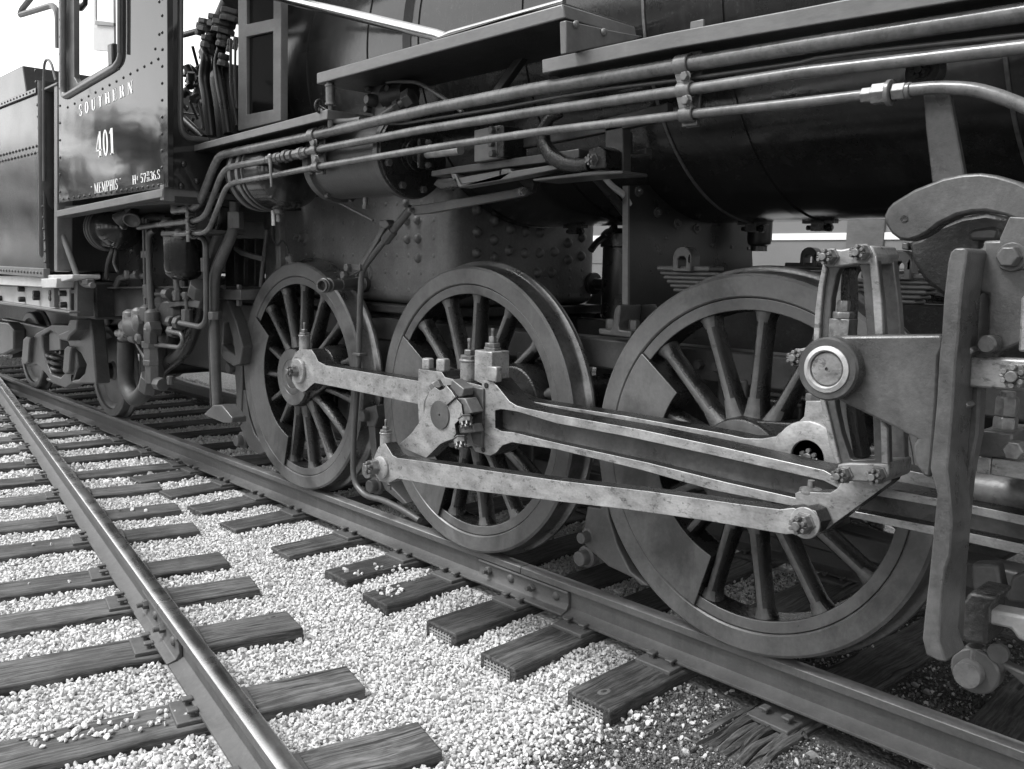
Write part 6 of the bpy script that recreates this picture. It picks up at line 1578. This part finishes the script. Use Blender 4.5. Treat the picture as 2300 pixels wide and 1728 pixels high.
# sill
b = B(); b.pp([zb(-260, 880), zb(570, 915), zb(574, 1112), zb(-260, 990)], -1.42, -1.36); sill = tp(b, 'side_sill', 'sill_pale', .006)
b = B(); b.pp([zb(-260, 815), zb(600, 800), zb(600, 835), zb(330, 905), zb(-260, 870)], -1.50, -1.30); tp(b, 'sill_flange', 'sill_pale', .006)
b = B(); b.pp([zb(-260, 985), zb(574, 1105), zb(574, 1122), zb(-260, 1010)], -1.48, -1.40); tp(b, 'sill_lip', 'board_grey', .004)
for x, y in ((200, 920), (205, 1005), (325, 955), (325, 990), (460, 950), (545, 955), (550, 1050), (460, 995), (15, 995)):
    b = B(); b.hexn(PY(zb(x, y), -1.42), NY, .026, .05); tp(b, 'sill_bolt', 'grime_shade_black', .003)
b = B(); b.pp([zb(340, 835), zb(470, 830), zb(465, 910), zb(345, 912)], -1.53, -1.40); tp(b, 'step_bracket', 'sill_pale', .006)
b = B(); b.pp([zb(405, 915), zb(445, 915), zb(450, 1070), zb(410, 1070)], -1.46, -1.42); tp(b, 'step_hanger', 'board_grey', .004)
b = B(); b.pp([zb(572, 835), zb(640, 830), zb(640, 1150), zb(575, 1140)], -1.42, -1.30, [[zb(585, 850), zb(612, 850), zb(612, 930), zb(585, 930)], [zb(585, 955), zb(612, 955), zb(612, 1120), zb(585, 1120)]]); tp(b, 'end_channel', 'frame_grey', .004)
b = B(); b.box(-15.5, -6.1, -1.2, 1.2, .95, 1.25); tp(b, 'underframe', 'grime_shade_black', .02)
b = B(); b.box(-15, -7.7, -.55, .95, .50, .949); tp(b, 'truck_bolster', 'grime_shade_black', .03)
b = B(); b.pp([zr(-200, 60), zr(60, 90), zr(110, 150), zr(110, 320), zr(20, 360), zr(-200, 350)], -1.12, -1.0); tp(b, 'journal_box', 'frame_grey', .02, seg=3)
b = B(); b.box(-9.6, -7.0, -1.0, -.92, .62, .76); tp(b, 'equalizer_bar', 'frame_grey', .02)
# truck
def plain_wheel(x):
    b = B(); y0 = -0.80
    b.lathe([(0, y0 + .02), (.07, y0 + .02), (.09, y0 + .05), (.30, y0 + .05), (.345, y0 + .02), (.35, y0), (.405, y0), (.418, y0 + .01), (.420, y0 + .08), (.446, y0 + .10), (.446, y0 + .12), (.35, y0 + .13), (0, y0 + .10)], (x, 0, .42), (0, 1, 0), 64)
    w_ = tp(b, 'truck_wheel', 'wheel_grey', ang=30)
    b = B(); b.cyl((x, -1.0, .42), (x, 1.0, .42), .075, 20); tp(b, 'truck_axle', 'grime_shade_black')
    b = B(); b.lathe([(0, -y0 - .02), (.30, -y0 - .05), (.345, -y0 - .02), (.405, -y0), (.420, -y0 - .08), (.446, -y0 - .10), (.35, -y0 - .13), (0, -y0 - .1)], (x, 0, .42), (0, 1, 0), 48); tp(b, 'truck_wheel', 'wheel_grey', ang=30)
for x in (-7.02, -9.3, -12.6, -14.3):
    plain_wheel(x)
b = B(); b.pp([zr(575, 60), zr(740, 60), zr(760, 200), zr(795, 600), zr(700, 600), zr(590, 605), zr(540, 638), zr(430, 595), zr(380, 520), zr(300, 440), zr(225, 450), zr(225, 300), zr(295, 180), zr(430, 105), zr(560, 112)], -1.12, -1.0,
              [[zr(345, 200), zr(410, 160), zr(480, 200), zr(490, 235), zr(560, 250), zr(590, 330), zr(590, 450), zr(500, 545), zr(420, 520), zr(380, 420), zr(350, 300)], [zr(620, 310), zr(670, 350), zr(715, 440), zr(700, 510), zr(650, 560), zr(600, 570), zr(640, 460)]]); tf = tp(b, 'truck_side_frame', 'frame_grey', .015, seg=3)
q0, q1 = PY(zr(450, 330), -1.06), PY(zr(450, 575), -1.06)
for dx in (-.055, .065):
    hx = [Vector((q0.x + dx + .055 * math.cos(t), -1.05 + .055 * math.sin(t), q0.z + (q1.z - q0.z) * t / (2 * math.pi * 5))) for t in np.linspace(0, 2 * math.pi * 5, 90)]
    b = B(); b.tube(hx, .017, 8); tp(b, 'coil_spring', 'frame_grey')
b = B(); b.pp([zr(405, 150), zr(490, 140), zr(500, 320), zr(405, 330)], -1.08, -.9); tp(b, 'bolster_end', 'board_grey', .01)
for x, y in ((215, 290), (555, 370)):
    b = B(); b.pp([zr(x - 40, y + 130), zr(x - 25, y - 60), zr(x, y - 85), zr(x + 35, y - 75), zr(x + 25, y - 20), zr(x + 15, y + 130), zr(x - 10, y + 150)], -1.16, -1.08); tp(b, 'brake_head', 'frame_grey', .012)
b = B(); b.pp([zr(480, 190), zr(570, 150), zr(590, 60), zr(640, 60), zr(630, 150), zr(570, 205), zr(555, 245), zr(485, 230)], -1.22, -1.10); tp(b, 'frame_lug', 'frame_grey', .012)
# cab roof overhang above the gangway
b = B(); b.tube([PY(p, YC + .02) for p in (za(170, 125), za(440, 42), za(478, 110), za(482, 400))], .022, 8, .12); b.build('curtain_frame', 'board_grey', cab)
b = B(); b.tube([PY(p, YC + .02) for p in (za(168, 120), za(180, 80), za(260, -20))], .022, 8, .05); b.build('curtain_frame', 'board_grey', cab)

# ================================================================== BACKGROUND
co = thing('passenger_coach', 'pale grey passenger coach with bright stripe standing on the track behind the locomotive', 'railway coach', (-8, 6.6, 0))
def cp(b, name, mat, bevel=0.0):
    o = b.build(name, mat, co, bevel); o.location = (8, -6.6, 0); return o
YX = 5.2
zs_ = PY((1800, 532), YX).z
b = B(); b.box(-24, 10, YX, YX + 2.9, .95, 4.1); cp(b, 'body', 'coach_grey', .03)
b = B(); b.box(-24.01, 10.01, YX - .012, YX + .02, zs_ - .035, zs_ + .035); cp(b, 'stripe', 'coach_stripe')
b = B(); b.box(-24.01, 10.01, YX - .008, YX + .02, zs_ - .32, zs_ - .30); cp(b, 'belt_rail', 'coach_grey')
for zz, x0, x1 in ((zl, 745, 1060), (zk, 430, 590)):
    a0, a1_x = PY(zz(x0, 480), YX).x, PY(zz(x1, 480), YX).x
    b = B(); b.box(a0, a1_x, YX - .02, YX + .01, zs_ - .7, zs_ + 1.4); cp(b, 'door_panel', 'board_grey', .01)
for x in range(-23, 10, 2):
    b = B(); b.box(x, x + 1.2, YX - .01, YX + .01, zs_ + .6, zs_ + 1.4); cp(b, 'window', 'pane_glass')
for x in (-20, -17.6, 3.5, 5.9):
    for s in (-1, 1):
        b = B(); b.lathe([(0, -.06), (.4, -.06), (.44, .0), (.46, .05), (0, .05)], (x, 6.65 + s * .75, .42), (0, -s, 0), 32); cp(b, 'wheel', 'grime_shade_black')
b = B(); b.box(-21, -16.6, 5.5, 7.8, .4, .9); cp(b, 'truck', 'grime_shade_black', .05)
b = B(); b.box(2.5, 6.9, 5.5, 7.8, .4, .9); cp(b, 'truck', 'grime_shade_black', .05)
for s in (-1, 1):
    rail(lin(-26, 12, 6.65 + s * .7515), 'railhead_dull', 'rail under the pale coach, on the side %s the locomotive' % ('facing' if s < 0 else 'away from'))

# ================================================================== trees across the yard, behind the viewer: what the glossy paint mirrors
def leaf_mat():
    m = bpy.data.materials.new('foliage'); m.use_nodes = True
    t = m.node_tree; bs = t.nodes['Principled BSDF']
    ge = N(t, 'ShaderNodeNewGeometry')
    c = ramp(t, ge.outputs['Random Per Island'], ((0.0, 0.035), (1.0, 0.10)))
    t.links.new(c, bs.inputs['Base Color']); bs.inputs['Roughness'].default_value = 0.6
    MATS['foliage'] = m
    surf('bark', 0.07, 0.85, var=0.4, scale=9, bump=0.6)
leaf_mat()
def yard_tree(x, y, h, seed_, label):
    r_ = np.random.default_rng(seed_)
    o = thing('yard_tree', label, 'tree', (x, y, -0.24), 'trees across the yard')
    b = B(); top = h * 0.62
    b.tube([vec(0, 0, 0), vec(.1, .05, top * .4), vec(-.05, .1, top)], [h * .028, h * .020, h * .009], 8)
    for k in range(6):
        a_ = k * 1.05 + r_.random(); z = h * (.28 + .06 * k)
        b.tube([vec(0, 0, z), vec(math.cos(a_) * h * .12, math.sin(a_) * h * .12, z + h * .12), vec(math.cos(a_) * h * .22, math.sin(a_) * h * .22, z + h * .2)], [h * .011, h * .008, h * .004], 6)
    b.build('trunk', 'bark', o)
    cl = r_.normal(size=(46, 3)); cl /= np.linalg.norm(cl, axis=1, keepdims=True); cl *= r_.uniform(.35, 1, (46, 1)) ** .5
    cl = cl * np.array([h * .30, h * .30, h * .34]) + np.array([0, 0, h * .62])
    n = 46 * 60
    c = np.repeat(cl, 60, 0) + r_.normal(size=(n, 3)) * h * .055
    u = r_.normal(size=(n, 3)); u /= np.linalg.norm(u, axis=1, keepdims=True); w_ = np.cross(u, r_.normal(size=(n, 3))); w_ /= np.linalg.norm(w_, axis=1, keepdims=True)
    s_ = r_.uniform(.10, .22, (n, 1)) * h / 9
    V = np.stack([c - u * s_, c + w_ * s_ * .7, c + u * s_, c - w_ * s_ * .7], 1).reshape(-1, 3)
    me = bpy.data.meshes.new('crown'); me.from_pydata(V.tolist(), [], np.arange(n * 4).reshape(-1, 4).tolist())
    place('crown', me, 'foliage', o)
rt = random.Random(4)
ORD2 = ORD + 'fifteenth sixteenth seventeenth eighteenth nineteenth twentieth twenty-first'.split()
xs_t = [-128, -115, -103, -92, -82, -72, -62, -54, -47, -41, -36, -31, -26.5, -21, -16, -10.5, -5, 1.5, 8, 15]
for i, x in enumerate(xs_t):
    yard_tree(x + rt.uniform(-1, 1), -15.5 + rt.uniform(-2.0, 1.5), rt.uniform(6.0, 10.5) * (0.55 + 0.25 * (i % 3) if -66 < x < -20 else 1.0), 50 + i, 'leafy yard tree facing the locomotive, %s in its row from the tender end' % ORD2[i])
